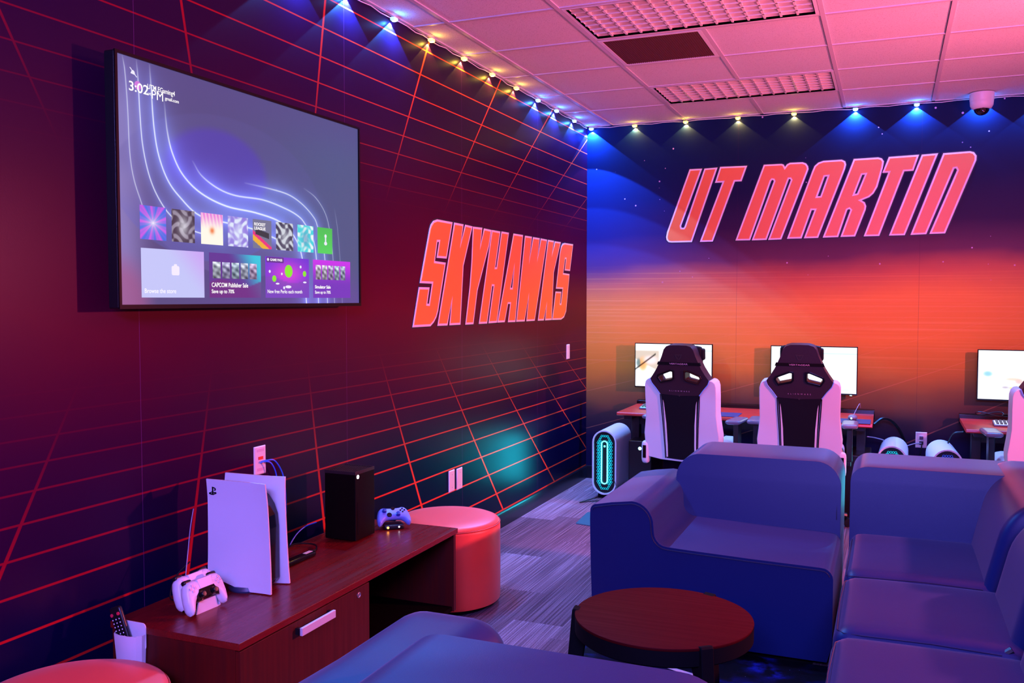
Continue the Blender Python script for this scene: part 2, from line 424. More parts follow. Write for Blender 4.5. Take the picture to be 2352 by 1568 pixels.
# ------------------------------------------------------------------ room shell
XR, YF = 5.7, -10.2
bm = BM(); box(bm, -.1, XR+.1, YF-.1, .1, -.1, 0); obj('floor', bm, carpet(), smooth=False, kind='structure', label='striped lilac grey plank carpet')
wl = obj('wall_left', box(BM(), -.12, 0, YF, .0, 0, H+.12), wall_left_mat(), smooth=False, kind='structure', label='left wall with dark purple mural of orange perspective grid lines')
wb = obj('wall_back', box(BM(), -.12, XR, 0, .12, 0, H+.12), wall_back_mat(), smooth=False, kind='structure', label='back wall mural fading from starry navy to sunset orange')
M_pw = mat('dark_side_wall', RGB(60, 40, 90), .6)
obj('wall_right', box(BM(), XR, XR+.12, YF, .12, 0, H+.12), M_pw, smooth=False, kind='structure')
obj('wall_front', box(BM(), -.12, XR+.12, YF-.12, YF, 0, H+.12), M_pw, smooth=False, kind='structure')
M_base = mat('black_baseboard', (.006, .007, .014), .3)
pf = [(0, 0), (.012, 0), (.012, .095), (.008, .104), (.003, .108), (0, .108)]
bm = prism(BM(), pf, 'y', YF, -.012); obj('baseboard_left', bm, M_base, kind='structure')
bm = BM(); box(bm, 0, XR, -.012, 0, 0, .108); obj('baseboard_back', bm, M_base, smooth=False, kind='structure', bevel=.003)
# ceiling with a suspended grid; cells with fixtures are left open
GX = [-.0, .22, .83, 1.44, 2.05, 2.66, 3.27, 3.88, 4.49, 5.10, XR]
GY = [0., -.015]+[-.625-.61*i for i in range(16)]
GY = [g for g in GY if g > YF]+[YF]
open_cells = set()
for (a, b) in ((2, -.625), (3, -.625), (2, -1.845), (2, -2.455), (3, -2.455)): open_cells.add((a, b))
bm = BM()
for i in range(len(GX)-1):
    for j in range(len(GY)-1):
        if (i, round(GY[j], 3)) in open_cells: continue
        x0, x1, y1, y0 = GX[i]-.0, GX[i+1], GY[j], GY[j+1]
        vs = [bm.verts.new(p) for p in ((x0, y0, H+.006), (x0, y1, H+.006), (x1, y1, H+.006), (x1, y0, H+.006))]; bm.faces.new(vs)
box(bm, -.12, XR+.12, YF-.12, .12, H+.16, H+.2)
obj('ceiling', bm, ceiling_mat(), smooth=False, kind='structure', label='suspended ceiling of white speckled acoustic tiles')
M_tbar = mat('ceiling_tbar', (.62, .58, .62), .45)
bm = BM(); w2 = .012
for gx in GX[1:-1]:
    if gx == 1.44:
        for (a, b) in ((0, -.625), (-1.235, -2.455), (-3.065, YF)): box(bm, gx-w2, gx+w2, b, a, H, H+.009)
    else: box(bm, gx-w2, gx+w2, YF, 0, H, H+.009)
for gy in GY[2:-1]: box(bm, 0, XR, gy-w2*.8, gy+w2*.8, H+.001, H+.008)
box(bm, 0, .02, YF, 0, H, H+.008); box(bm, 0, XR, -.02, 0, H, H+.008)
bg = BM()  # dark strips drawing the shadow line beside each tee
for gy in GY[2:-1]: box(bg, 0, XR, gy+w2*.8, gy+w2*.8+.0035, H+.0015, H+.0065)
for gx in GX[1:-1]:
    if gx != 1.44: box(bg, gx-w2-.002, gx-w2, YF, 0, H+.0015, H+.0065)
obj('trim_2', bg, mat('tile_gap_shade', (.03, .015, .025), .9), smooth=False, kind='structure', label='dark strips standing in for shadow gaps beside the ceiling grid')
obj('trim_1', bm, M_tbar, smooth=False, kind='structure', label='white metal grid of the suspended ceiling')

# ------------------------------------------------------------------ wall lettering
UT={'U': [(0.872, 2.588), (0.974, 2.588), (0.807, 2.132), (0.811, 2.118), (0.828, 2.117), (0.835, 2.127), (0.992, 2.587), (1.097, 2.59), (0.896, 1.999), (0.729, 1.999), (0.704, 2.003), (0.688, 2.02), (0.683, 2.045), (0.691, 2.087)], 'T': [(1.117, 2.594), (1.329, 2.591), (1.287, 2.471), (1.235, 2.471), (1.065, 1.999), (0.96, 1.999), (1.136, 2.469), (1.077, 2.469)], 'M': [(1.244, 2.003), (1.457, 2.592), (1.592, 2.591), (1.608, 2.585), (1.618, 2.566), (1.633, 2.586), (1.655, 2.596), (1.749, 2.595), (1.775, 2.584), (1.79, 2.563), (1.794, 2.54), (1.786, 2.516), (1.598, 2.003), (1.497, 2.001), (1.663, 2.462), (1.658, 2.47), (1.649, 2.47), (1.645, 2.459), (1.486, 2.002), (1.371, 2.001), (1.535, 2.459), (1.531, 2.468), (1.522, 2.47), (1.515, 2.462), (1.359, 2.002)], 'A': [(1.64, 2.007), (1.821, 2.522), (1.837, 2.561), (1.864, 2.585), (1.901, 2.597), (2.035, 2.598), (2.06, 2.584), (2.067, 2.559), (2.06, 2.526), (1.872, 2.008), (1.766, 2.007), (1.842, 2.222), (1.822, 2.223), (1.75, 2.007)], 'R': [(1.905, 2.009), (2.12, 2.598), (2.292, 2.6), (2.318, 2.591), (2.333, 2.568), (2.327, 2.522), (2.291, 2.38), (2.265, 2.332), (2.235, 2.305), (2.181, 2.283), (2.204, 2.268), (2.215, 2.239), (2.211, 2.211), (2.14, 2.012), (2.034, 2.011), (2.102, 2.213), (2.094, 2.221), (2.081, 2.215), (2.018, 2.01)], 'T2': [(2.366, 2.599), (2.573, 2.603), (2.537, 2.487), (2.475, 2.486), (2.31, 2.011), (2.2, 2.011), (2.364, 2.482), (2.322, 2.482)], 'I': [(2.591, 2.602), (2.701, 2.606), (2.487, 2.012), (2.377, 2.012)], 'N': [(2.525, 2.013), (2.735, 2.604), (2.91, 2.608), (2.937, 2.599), (2.954, 2.573), (2.953, 2.541), (2.759, 2.018), (2.653, 2.017), (2.828, 2.475), (2.822, 2.489), (2.81, 2.488), (2.633, 2.016)]}
UTH={'A': [(1.914, 2.475), (1.933, 2.476), (1.884, 2.329), (1.864, 2.328)], 'R': [(2.182, 2.475), (2.201, 2.476), (2.148, 2.337), (2.132, 2.334)]}
SK={'S': [(-2.775, 1.99), (-2.578, 1.989), (-2.658, 1.772), (-2.785, 1.771), (-2.754, 1.863), (-2.774, 1.862), (-2.805, 1.752), (-2.669, 1.748), (-2.769, 1.466), (-2.79, 1.432), (-2.822, 1.404), (-2.864, 1.383), (-3.072, 1.383), (-2.997, 1.602), (-2.872, 1.602), (-2.9, 1.511), (-2.88, 1.51), (-2.843, 1.623), (-2.987, 1.624), (-2.869, 1.931), (-2.853, 1.955), (-2.822, 1.978)], 'K': [(-2.556, 1.989), (-2.428, 1.988), (-2.47, 1.862), (-2.406, 1.988), (-2.3, 1.985), (-2.431, 1.736), (-2.475, 1.382), (-2.625, 1.382), (-2.589, 1.534), (-2.65, 1.382), (-2.778, 1.383)], 'Y': [(-2.294, 1.984), (-2.154, 1.987), (-2.184, 1.867), (-2.128, 1.985), (-2.01, 1.983), (-2.048, 1.88), (-2.229, 1.588), (-2.29, 1.38), (-2.407, 1.38), (-2.343, 1.618), (-2.317, 1.766), (-2.303, 1.908)], 'H': [(-2.004, 1.984), (-1.865, 1.983), (-1.948, 1.744), (-1.93, 1.745), (-1.846, 1.985), (-1.719, 1.985), (-1.923, 1.381), (-2.06, 1.38), (-1.979, 1.62), (-1.999, 1.621), (-2.082, 1.379), (-2.21, 1.38), (-2.037, 1.886)], 'A': [(-1.636, 1.985), (-1.462, 1.986), (-1.604, 1.378), (-1.737, 1.379), (-1.697, 1.503), (-1.734, 1.503), (-1.792, 1.381), (-1.916, 1.381)], 'W': [(-1.424, 1.984), (-1.289, 1.985), (-1.344, 1.802), (-1.266, 1.984), (-1.131, 1.984), (-1.181, 1.821), (-1.108, 1.984), (-0.974, 1.983), (-1.233, 1.378), (-1.398, 1.378), (-1.352, 1.564), (-1.431, 1.378), (-1.588, 1.379)], 'K2': [(-0.955, 1.983), (-0.824, 1.983), (-0.865, 1.878), (-0.804, 1.981), (-0.665, 1.982), (-0.826, 1.74), (-0.871, 1.376), (-1.017, 1.376), (-0.984, 1.495), (-1.044, 1.376), (-1.169, 1.377)], 'S2': [(-0.57, 1.981), (-0.366, 1.982), (-0.443, 1.762), (-0.574, 1.763), (-0.544, 1.854), (-0.563, 1.854), (-0.605, 1.742), (-0.454, 1.738), (-0.535, 1.438), (-0.586, 1.391), (-0.657, 1.374), (-0.862, 1.376), (-0.786, 1.595), (-0.652, 1.594), (-0.678, 1.502), (-0.662, 1.501), (-0.624, 1.616), (-0.777, 1.616), (-0.69, 1.893), (-0.661, 1.948), (-0.621, 1.973)]}
SKH={'A': [(-1.622, 1.768), (-1.661, 1.614), (-1.686, 1.614)]}
M_lo = mat('lettering_outline_white', (.88, .80, .86), .45); M_lf = mat('lettering_orange', RGB(255, 148, 56), .4, bump=(90, .1)); M_lk = mat('black_edge_line', (.004, .003, .01), .5)
def lettering(glyphs, holes, axis, sgn, parent):
    A, B, C_ = BM(), BM(), BM()
    for k, p in glyphs.items():
        h_ = [holes[k]] if k in holes else []
        prism(A, offset_poly(p, -.007), axis, 0, sgn*.0010)  # thin black edge around each letter
        prism(B, p, axis, 0, sgn*.0020, h_)
        prism(C_, offset_poly(p, .0125), axis, 0, sgn*.0030, [offset_poly(q, -.0125) for q in h_])
    obj('lettering_black_edge', A, M_lk, parent, smooth=False); obj('lettering_outline', B, M_lo, parent, smooth=False, label='pale pink outline of the letters'); obj('lettering_fill', C_, M_lf, parent, smooth=False, label='orange letter faces')
e = empty('wall_lettering', 'orange block capitals reading SKYHAWKS on the left wall beside the television', 'lettering', (0, -1.7, 1.68)); 
def rel(gl, a, b): return {k: [(p-a, q-b) for p, q in v] for k, v in gl.items()}
lettering(rel(SK, -1.7, 1.68), rel(SKH, -1.7, 1.68), 'x', 1, e)
e = empty('wall_lettering', 'slanted orange capitals reading UT MARTIN high on the back wall', 'lettering', (1.8, 0, 2.3))
M_lf = mat('lettering_red_orange', RGB(240, 124, 56), .4, bump=(90, .1))
lettering(rel(UT, 1.8, 2.3), rel(UTH, 1.8, 2.3), 'y', -1, e)

# ------------------------------------------------------------------ ceiling fixtures
M_fix = mat('fixture_enamel', (.78, .76, .78), .4); M_louv = mat('parabolic_louver', (.85, .83, .78), .35, .1); M_lens = mat('unlit_reflector', (.82, .78, .84), .45)
def troffer(y1, label):
    x0, x1, y0 = .83+.014, 2.05-.014, y1-.61+.014; y1 = y1-.014
    cx, cy = (x0+x1)/2, (y0+y1)/2; w, d = (x1-x0)/2, (y1-y0)/2
    e = empty('ceiling_light', label, 'ceiling light', (cx, cy, H), group=None)
    bm = BM(); f = .022
    for a in ((-w, w, -d, -d+f), (-w, w, d-f, d), (-w, -w+f, -d+f, d-f), (w-f, w, -d+f, d-f)): box(bm, *a, 0, .012)
    obj('frame', bm, M_fix, e, smooth=False)
    bm = BM()
    for a in ((-w+f-.004, w-f+.004, -d+f-.004, -d+f), (-w+f-.004, w-f+.004, d-f, d-f+.004), (-w+f-.004, -w+f, -d+f, d-f), (w-f, w-f+.004, -d+f, d-f)): box(bm, *a, .0, .06)
    box(bm, -w+f, w-f, -d+f, d-f, .06, .064); obj('housing', bm, M_lens, e, smooth=False)
    bm = BM(); nx, ny = 14, 7
    def blade(a, b, along):      # tapered blade
        pr = [(-.0055, .004), (.0055, .004), (.0018, .036), (-.0018, .036)]
        if along == 'x': prism(bm, [(p[0]+a, p[1]) for p in pr], 'x', -w+f, w-f)
        else: prism(bm, [(p[0]+a, p[1]) for p in pr], 'y', -d+f, d-f)
    for i in range(1, ny): blade(-d+f+(2*d-2*f)*i/ny, 0, 'x')
    for i in range(1, nx): blade(-w+f+(2*w-2*f)*i/nx, 0, 'y')
    obj('louver', bm, M_louv, e, smooth=False)
    return e
troffer(-2.455, 'unlit ceiling light with silver louver, the nearer and larger one beside the dark vent')
troffer(-.625, 'unlit ceiling light with silver louver, the one nearest the back wall')
e = empty('air_vent', 'square dark red egg-crate air vent in the ceiling between the two lights', 'vent', (1.135, -2.15, H))
bm = BM(); q = .291; f = .022
for a in ((-q, q, -q, -q+f), (-q, q, q-f, q), (-q, -q+f, -q+f, q-f), (q-f, q, -q+f, q-f)): box(bm, *a, -.001, .010)
obj('frame', bm, M_fix, e, smooth=False)
bm = BM()
for i in range(1, 42):
    t = -q+f+(2*q-2*f)*i/42
    box(bm, t-.0016, t+.0016, -q+f, q-f, .001, .014); box(bm, -q+f, q-f, t-.0016, t+.0016, .001, .014)
obj('grille', bm, mat('vent_grille_rust', RGB(96, 44, 44), .6), e, smooth=False)
bm = BM(); box(bm, -q+f, q-f, -q+f, q-f, .05, .054); obj('duct', bm, M_matte, e, smooth=False)

# dome security camera
e = empty('security_camera', 'white dome security camera hanging from the ceiling above the right end of the back wall', 'camera', (2.966, -.165, H))
bm = BM(); lathe(bm, [(0, 0), (.080, 0), (.080, -.006), (.078, -.050), (.076, -.056), (.0765, -.058), (.074, -.085), (.064, -.105), (.052, -.112), (0, -.112)], 40); obj('housing', bm, M_white, e)
bm = BM(); lathe(bm, [(.050, -.110)]+[(.05*math.cos(a), -.110-.046*math.sin(a)) for a in [i*PI/16 for i in range(1, 8)]]+[(0, -.156)], 32); obj('dome', bm, M_gloss, e)
bm = BM(); lathe(bm, [(0, 0), (.018, 0), (.018, .006), (.012, .01), (0, .01)], 20, M=Matrix.Translation((.005, -.047, -.128)) @ Matrix.Rotation(PI/2, 4, 'X')); obj('lens', bm, mat('camera_lens', (.02, .005, .01), .1, coat=1), e)

# puck lights along the top of both walls
YEL, BLU = (1., .62, .07), (.04, .26, 1.)
M_py = mat('puck_lens_yellow', (1, .8, .3), emit=(1, .66, .10), es=14); M_pb = mat('puck_lens_blue', (.4, .6, 1), emit=(.22, .45, 1), es=14); M_clear = mat('puck_clear_plastic', (.8, .85, .9), .15)
def puck_mesh(c, hm):
    e = bpy.data.objects.new('puck_light', None); COL.objects.link(e)
    bm = BM(); rounded(bm, -.019, .019, -.015, .015, -.010, .008, .006, 8); obj('housing', bm, hm, e)
    bm = BM(); lathe(bm, [(0, -.013), (.009, -.0125), (.0125, -.010)], 20); obj('lens', bm, c, e)
    return e
M_hy = mat('puck_body_yellow', (.8, .7, .4), .2, emit=(1, .62, .10), es=2.2); M_hb = mat('puck_body_blue', (.5, .6, .9), .2, emit=(.20, .42, 1), es=2.2)
protoY, protoB = puck_mesh(M_py, M_hy), puck_mesh(M_pb, M_hb)
usedp = set()
ordw = ['first', 'second', 'third', 'fourth', 'fifth', 'sixth', 'seventh', 'eighth', 'ninth', 'tenth', 'eleventh']
def puck(x, y, rz, c, label, nx, ny):
    pr = protoY if c == 'y' else protoB
    e = pr if c not in usedp else copy_tree(pr); usedp.add(c)
    e.location = (x, y, H-.018); e.rotation_euler = (0, 0, rz); tag(e, label, 'puck light', 'LED puck lights along the ceiling edge')
    col = YEL if c == 'y' else BLU; P = 15 if c == 'y' else 150
    s = lamp('puck_beam', 'SPOT', (x-nx*.014, y-ny*.014, H-.030), P, col, spot_size=math.radians(106), spot_blend=.06, shadow_soft_size=.003); s.rotation_euler = (0, 0, 0)
    lamp('puck_glow', 'POINT', (x+nx*.012, y+ny*.012, H-.034), 0.35 if c == 'y' else 0.9, col, shadow_soft_size=.004)
LY = [(-4.12, 'b'), (-3.70, 'b'), (-3.29, 'b'), (-2.88, 'y'), (-2.46, 'y'), (-2.045, 'y'), (-1.64, 'y'), (-1.23, 'b'), (-.835, 'b'), (-.413, 'b')]
cn = {'y': 'yellow', 'b': 'blue'}
seen = {'y': 0, 'b': 0}
lab = {-4.12: 'blue LED puck light over the left wall, farthest toward the camera', -3.70: 'blue LED puck light over the left wall above the right end of the television', -3.29: 'blue LED puck light over the left wall just before the yellow ones',
       -2.88: 'yellow LED puck light over the left wall, nearest the camera of its four', -2.46: 'yellow LED puck light over the left wall, second of four from the television', -2.045: 'yellow LED puck light over the left wall, third of four from the television',
       -1.64: 'yellow LED puck light over the left wall, last before the blue ones near the corner', -1.23: 'blue LED puck light over the left wall, first after the yellow ones', -.835: 'blue LED puck light over the left wall, middle of the three near the corner', -.413: 'blue LED puck light over the left wall, closest to the corner one'}
for y, c in LY: puck(.024, y, PI/2, c, lab[y], 1, 0)
puck(.045, -.03, 0, 'b', 'blue LED puck light right in the corner where the two mural walls meet', 0, -1)
BX = [(.418, 'y', 'yellow LED puck light on the back wall, nearest the corner'), (.841, 'y', 'yellow LED puck light on the back wall, second from the corner'), (1.256, 'y', 'yellow LED puck light on the back wall, third from the corner above the letter T'),
      (1.682, 'y', 'yellow LED puck light on the back wall, last one before the blue'), (2.127, 'b', 'blue LED puck light on the back wall next to the yellow ones'), (2.55, 'b', 'blue LED puck light on the back wall left of the dome camera'),
      (2.975, 'b', 'blue LED puck light on the back wall hidden behind the dome camera'), (3.39, 'b', 'blue LED puck light on the back wall right of the dome camera')]
for x, c, l in BX: puck(x, -.024, 0, c, l, 0, -1)
# thin white cable joining the pucks
bm = BM(); pts = []; rnd = random.Random(3)
for i in range(60): pts.append((.010, -5.4+5.36*i/59, H-.008-.012*abs(math.sin(i*1.05))*rnd.random()))
tube(bm, pts, .0028, 6)
pts = [(.02+3.6*i/40, -.010, H-.006-.010*abs(math.sin(i*.9))*rnd.random()) for i in range(41)]
tube(bm, pts, .0028, 6)
tag(obj('light_cable', bm, M_white), 'thin white cable joining the puck lights along the top of the walls', 'cable')

# ------------------------------------------------------------------ television
e = empty('television', 'wide flat television on the left wall showing a games menu', 'television', (0, -4.487, 1.919))
TY0, TY1, TZ0, TZ1 = -5.198+4.487, -3.7765+4.487, 1.5185-1.919, 2.3195-1.919
bm = BM(); prism(bm, rrect(TY0-.010, TY1+.010, TZ0-.014, TZ1+.010, .006, 2), 'x', .066, .106); 
obj('housing', bm, M_black, e, smooth=False, bevel=.002)
bm = BM()
g = .010
for a in ((TY0-g, TY1+g, TZ0-.014, TZ0), (TY0-g, TY1+g, TZ1, TZ1+g), (TY0-g, TY0, TZ0, TZ1), (TY1, TY1+g, TZ0, TZ1)): box(bm, .106, .1125, *a)
obj('bezel', bm, mat('tv_bezel', (.006, .003, .004), .35, spec=.15), e, smooth=False)
bm = BM(); box(bm, .02, .066, -.30, .30, -.22, .22); box(bm, .001, .02, -.34, .34, -.16, -.12); box(bm, .001, .02, -.34, .34, .12, .16); box(bm, .001, .03, -.2, -.16, -.26, .26); box(bm, .001, .03, .16, .2, -.26, .26)
obj('wall_bracket', bm, M_matte, e, smooth=False)
CURV = [([(0.018, 0.998), (0.025, 0.937), (0.031, 0.796), (0.035, 0.616), (0.046, 0.51), (0.069, 0.411)], .7, .005),
 ([(0.06, 0.994), (0.064, 0.917), (0.068, 0.772), (0.075, 0.649), (0.093, 0.535), (0.12, 0.45), (0.16, 0.38), (.22, .33), (.34, .30)], .9, .009),
 ([(0.1, 0.993), (0.104, 0.895), (0.11, 0.748), (0.123, 0.632), (0.151, 0.532), (0.192, 0.464), (0.26, 0.395), (.37, .375), (.47, .36), (.58, .32)], .95, .014),
 ([(0.145, 0.857), (0.153, 0.738), (0.17, 0.644), (0.205, 0.56), (0.268, 0.494), (0.362, 0.453), (0.48, 0.441), (0.584, 0.413), (.65, .35), (.69, .24), (.71, .0)], 1., .018),
 ([(0.238, 0.63), (0.269, 0.574), (0.329, 0.529), (0.399, 0.509), (0.512, 0.509), (0.609, 0.484), (0.67, 0.456), (0.705, 0.42), (.75, .33), (.765, .2), (.772, 0)], .9, .016),
 ([(0.436, 0.576), (0.537, 0.57), (0.628, 0.556), (0.696, 0.517), (0.751, 0.459), (0.77, 0.414), (.80, .3), (.815, .15), (.82, 0)], .85, .012),
 ([(0.702, 0.604), (0.761, 0.566), (0.808, 0.498), (0.832, 0.416), (.85, .28), (.856, .1), (.858, 0)], .6, .006),
 ([(0.862, 0.525), (0.879, 0.408), (0.891, 0.248), (.9, .1), (.902, 0)], .35, .004)]
def seg_dist(U, V, pts, asp):
    D = np.full(U.shape, 9.); T = np.zeros(U.shape); n = len(pts)-1
    for i in range(n):
        ax, ay = pts[i]; bx, by = pts[i+1]; dx, dy = (bx-ax)*asp, by-ay; l2 = dx*dx+dy*dy+1e-12
        t = np.clip(((U-ax)*asp*dx+(V-ay)*dy)/l2, 0, 1); d = np.hypot((U-ax)*asp-t*dx, V-ay-t*dy)
        m = d < D; D = np.where(m, d, D); T = np.where(m, (i+t)/n, T)
    return D, T
def sstep(x, a, b): t = np.clip((x-a)/(b-a), 0, 1); return t*t*(3-2*t)
def tvpic(U, V):
    c = lambda r, g, b: np.array([r, g, b])/255.
    W_ = lambda f, a, b: a+(b-a)*f[..., None]
    base = W_(sstep(U, 0, .12), c(130, 122, 186), c(86, 78, 130)); base = W_(sstep(U, .3, .9), base, c(84, 90, 136))
    base = W_(sstep(V, .75, 1.)*.5, base, c(88, 76, 140))
    # big violet dome
    r = np.hypot((U-.335)/.21, (V-.60)/.215); base = W_((1-sstep(r, .8, 1.02))*sstep(V, .42, .62)*.85, base, c(82, 62, 178))
    r2 = np.hypot((U-.38)/.42, (V-.45)/.42); base = W_((1-sstep(r2, .97, 1.0))*.25*sstep(V, .5, .6), base, c(96, 90, 158))
    # lower valley bands
    for (cx, cy, rx, ry, col, k) in ((.42, .62, .42, .50, (120, 104, 178), .35), (.30, .55, .33, .36, (92, 100, 196), .35)):
        rr = np.hypot((U-cx)/rx, (V-cy)/ry); base = W_((1-sstep(rr, .98, 1.0))*k*(1-sstep(V, .3, .5)), base, c(*col))
    base = W_((1-sstep(V, 0, .25))*sstep(U, .1, .5)*.5, base, c(108, 72, 168)); base = W_((1-sstep(np.hypot(U/.12, V/.25), .4, 1.))*.6, base, c(168, 80, 130))  # ends with a pinkish red reflection painted into the lower left corner
    asp = 1.776
    for pts, k, gl in CURV:
        P = spline([(a, b, 0) for a, b in pts], 7); D, T = seg_dist(U, V, [(p.x, p.y) for p in P], asp)
        fade = np.clip(np.minimum(T*5+.15, 1), 0, 1)*k
        halo = np.exp(-D/(gl*2.6))*fade*min(1, gl/.014)*.62; core = np.exp(-(D/(.0016+gl*.12))**2)*fade
        base = base+halo[..., None]*c(60, 86, 150)*1.; base = W_(np.clip(core, 0, 1), base, c(245, 250, 255))
    return base
panel('screen', (.1065, TY0, TZ0), (0, 1, 0), (0, 0, 1), TY1-TY0, TZ1-TZ0, 720, 405, tvpic, M_tv, e)
scr = [c for c in e.children if c.name.startswith('screen')][0]
TW, TH = TY1-TY0, TZ1-TZ0
def art(kind):
    r = random.Random(kind); ph = [r.random()*6.28 for _ in range(9)]
    pal = {0: ((60, 110, 230), (200, 90, 230), (245, 245, 255)), 1: ((70, 60, 78), (150, 140, 160), (235, 235, 245)), 2: ((235, 120, 220), (255, 230, 220), (255, 250, 235)), 3: ((150, 130, 225), (225, 235, 255), (60, 60, 90)),
           4: ((120, 120, 150), (240, 180, 60), (235, 60, 130)), 5: ((70, 65, 90), (210, 215, 225), (110, 60, 90)), 6: ((70, 215, 225), (235, 250, 250), (110, 150, 190)), 7: ((86, 205, 96), (86, 205, 96), (86, 205, 96)),
           8: ((196, 200, 250), (206, 160, 245), (186, 190, 246)), 9: ((100, 60, 150), (60, 200, 225), (120, 50, 130)), 10: ((110, 60, 215), (215, 70, 220), (130, 80, 180)), 11: ((205, 60, 235), (120, 60, 190), (150, 80, 180))}[kind]
    A, B, Cc = [np.array(p)/255. for p in pal]
    def f(U, V):
        X, Y = U-.5, V-.5
        if kind == 7: return np.broadcast_to(A, U.shape+(3,))*(1.04-.1*V[..., None])
        if kind == 8: t = sstep(U+V*.6, .9, 1.6); return A+(B-A)*(t*.8)[..., None]
        if kind == 9:
            t = sstep(U+V*.4, .7, 1.3); o = A+(B-A)*t[..., None]; return o+(Cc-o)*(sstep(.35+.08*np.sin(U*7)-V, 0, .03)*.7)[..., None]
        if kind == 10:
            t = np.exp(-((X)**2*6+(Y-.1)**2*9)); o = A+(B-A)*t[..., None]; return o+(Cc-o)*(sstep(.45+.07*np.sin(U*6+1)-V, 0, .02)*.6)[..., None]
        if kind == 11: t = sstep(V, .3, 1.); return B+(A-B)*t[..., None]
        th = np.arctan2(Y, X); rr = np.hypot(X, Y*1.3)
        if kind == 0: s = .5+.5*np.sin(th*9+ph[0])+.25*np.sin(th*23); o = A+(B-A)*np.clip(s, 0, 1)[..., None]; return o+(Cc-o)*np.exp(-rr*5.5)[..., None]
        if kind == 4:
            o = np.broadcast_to(A, U.shape+(3,)); d = V+.55*U; o = np.where(((d > .28) & (d < .48))[..., None], B, o); o = np.where(((d > .48) & (d < .62))[..., None], Cc, o)
            b = (np.abs(V-.52+.18*(U-.5)) < .10) & (np.abs(X) < .36); return np.where(b[..., None], np.array((.25, .24, .28)), o)
        if kind == 2: t = sstep(V, .45, 1.)*(.7+.3*np.sin(U*40+V*9)); o = Cc+(A-Cc)*np.clip(t, 0, 1)[..., None]; b = np.exp(-((X/.10)**2+((V-.45)/.10)**2)); return o+(np.array((.95, .5, .3))-o)*b[..., None]
        n_ = .5+.25*np.sin(U*14+ph[1]+3*np.sin(V*9+ph[2]))+.25*np.sin(V*17+ph[3]+3*np.sin(U*8+ph[4]))
        o = A+(B-A)*sstep(n_, .3, .8)[..., None]; b = np.exp(-((X/.22)**2+(Y/.30)**2))
        return o+((Cc if kind in (1, 6) else B)-o)*(b*.7)[..., None]
    return f
def uvp(u, v, d=0.): return (.1065+d, TY0+u*TW, TZ0+v*TH)
for i in range(8):
    u0 = .0605+.1012*i; wd = (.083, .079, .082, .081, .081, .080, .080, .079)[i]
    panel('game_tile', uvp(u0, .270, .0008), (0, 1, 0), (0, 0, 1), wd*TW, .140*TH, 40, 60, art(i), M_tv, scr, label=None if i else 'small picture tile with a burst of light')
wid = ((.062, .210), (.2905, .207), (.517, .206), (.7435, .205))
wt = []
for i, (u0, wd) in enumerate(wid): wt.append(panel('menu_card', uvp(u0, .029, .0008), (0, 1, 0), (0, 0, 1), wd*TW, .205*TH, 40, 28, art(8+i), M_tv, scr))
def mini(k):
    def f(U, V):
        g = .62+.20*np.sin(U*7+k*3)*np.cos(V*9+k*2)+.14*np.sin(V*17+U*5+k); h = sstep(V, .72, .8)*.18
        return np.stack([g+h+.06*np.sin(k), g+h+.05*np.cos(k*2.3), g+.10+h], -1)*(.75+.25*V[..., None])
    return f
for (u0, n_, wv, hv, v0) in ((.303, 5, .030, .075, .118), (.757, 5, .027, .078, .128)):
    for i in range(n_): panel('thumbnail', uvp(u0+i*(wv+.0065), v0, .0016), (0, 1, 0), (0, 0, 1), wv*TW, hv*TH, 8, 14, mini(i+u0*10), M_tv, scr)
Mtv = lambda u, v, d=.002: Matrix.Translation(Vector(uvp(u, v, d))) @ Matrix(((0, 0, 1, 0), (1, 0, 0, 0), (0, 1, 0, 0), (0, 0, 0, 1)))
bm = BM()
def T(s, u, v, hgt, wfrac, bold=0., sp=1.):
    t = BM(); text_mesh(t, s, hgt*TH, Matrix.Identity(4), 1., .0002, bold, spacing=sp)
    xs = [q.co.x for q in t.verts]; sc = wfrac*TW/(max(xs)-min(xs)); bmesh.ops.transform(t, matrix=Mtv(u, v) @ Matrix.Diagonal((sc, 1, 1, 1)) @ Matrix.Translation((-min(xs), 0, 0)), verts=t.verts[:])
    obj('screen_lettering', t, M_screentext, scr, smooth=False)
T('3:02', .035, .866, .038, .059, .0005); T('PM', .104, .856, .038, .036, .0)
T('UTM EGaming4', .091, .892, .020, .088, .0002); T('ut', .092, .868, .013, .010); T('gmail.com', .146, .866, .014, .046, .0002)
T('Browse the store', .071, .048, .019, .101); T('CAPCOM Publisher Sale', .2985, .078, .020, .143, .0003); T('Save up to 70%', .298, .050, .017, .087, .0003)
T('New free Perks each month', .525, .052, .018, .162, .0001); T('Simulator Sale', .752, .080, .017, .083, .0004); T('Save up to 70%', .752, .052, .016, .083, .0002)
T('GAME PASS', .538, .213, .012, .055, .0002); T('ROCKET', .471, .380, .014, .048, .0004); T('LEAGUE', .471, .360, .014, .048, .0004)
bm.free()
bm = BM()   # store bag, game pass roundel, controller glyph, muted bell, avatar
Mv = Mtv(0, 0, .0022)
P2 = lambda pts: [(a*TW, b*TH) for a, b in pts]
def disc(u, v, r, n=20, ry=None): return [(u*TW+r*math.cos(2*PI*i/n), v*TH+(ry or r)*math.sin(2*PI*i/n)) for i in range(n)]
prism(bm, rrect(.158*TW, .184*TW, .125*TH, .165*TH, .006), 'z', 0, .0003, M=Mv); prism(bm, P2([(.165, .165), (.167, .173), (.175, .173), (.177, .165)]), 'z', 0, .0003, M=Mv)
prism(bm, disc(.528, .219, .006), 'z', 0, .0003, M=Mv)
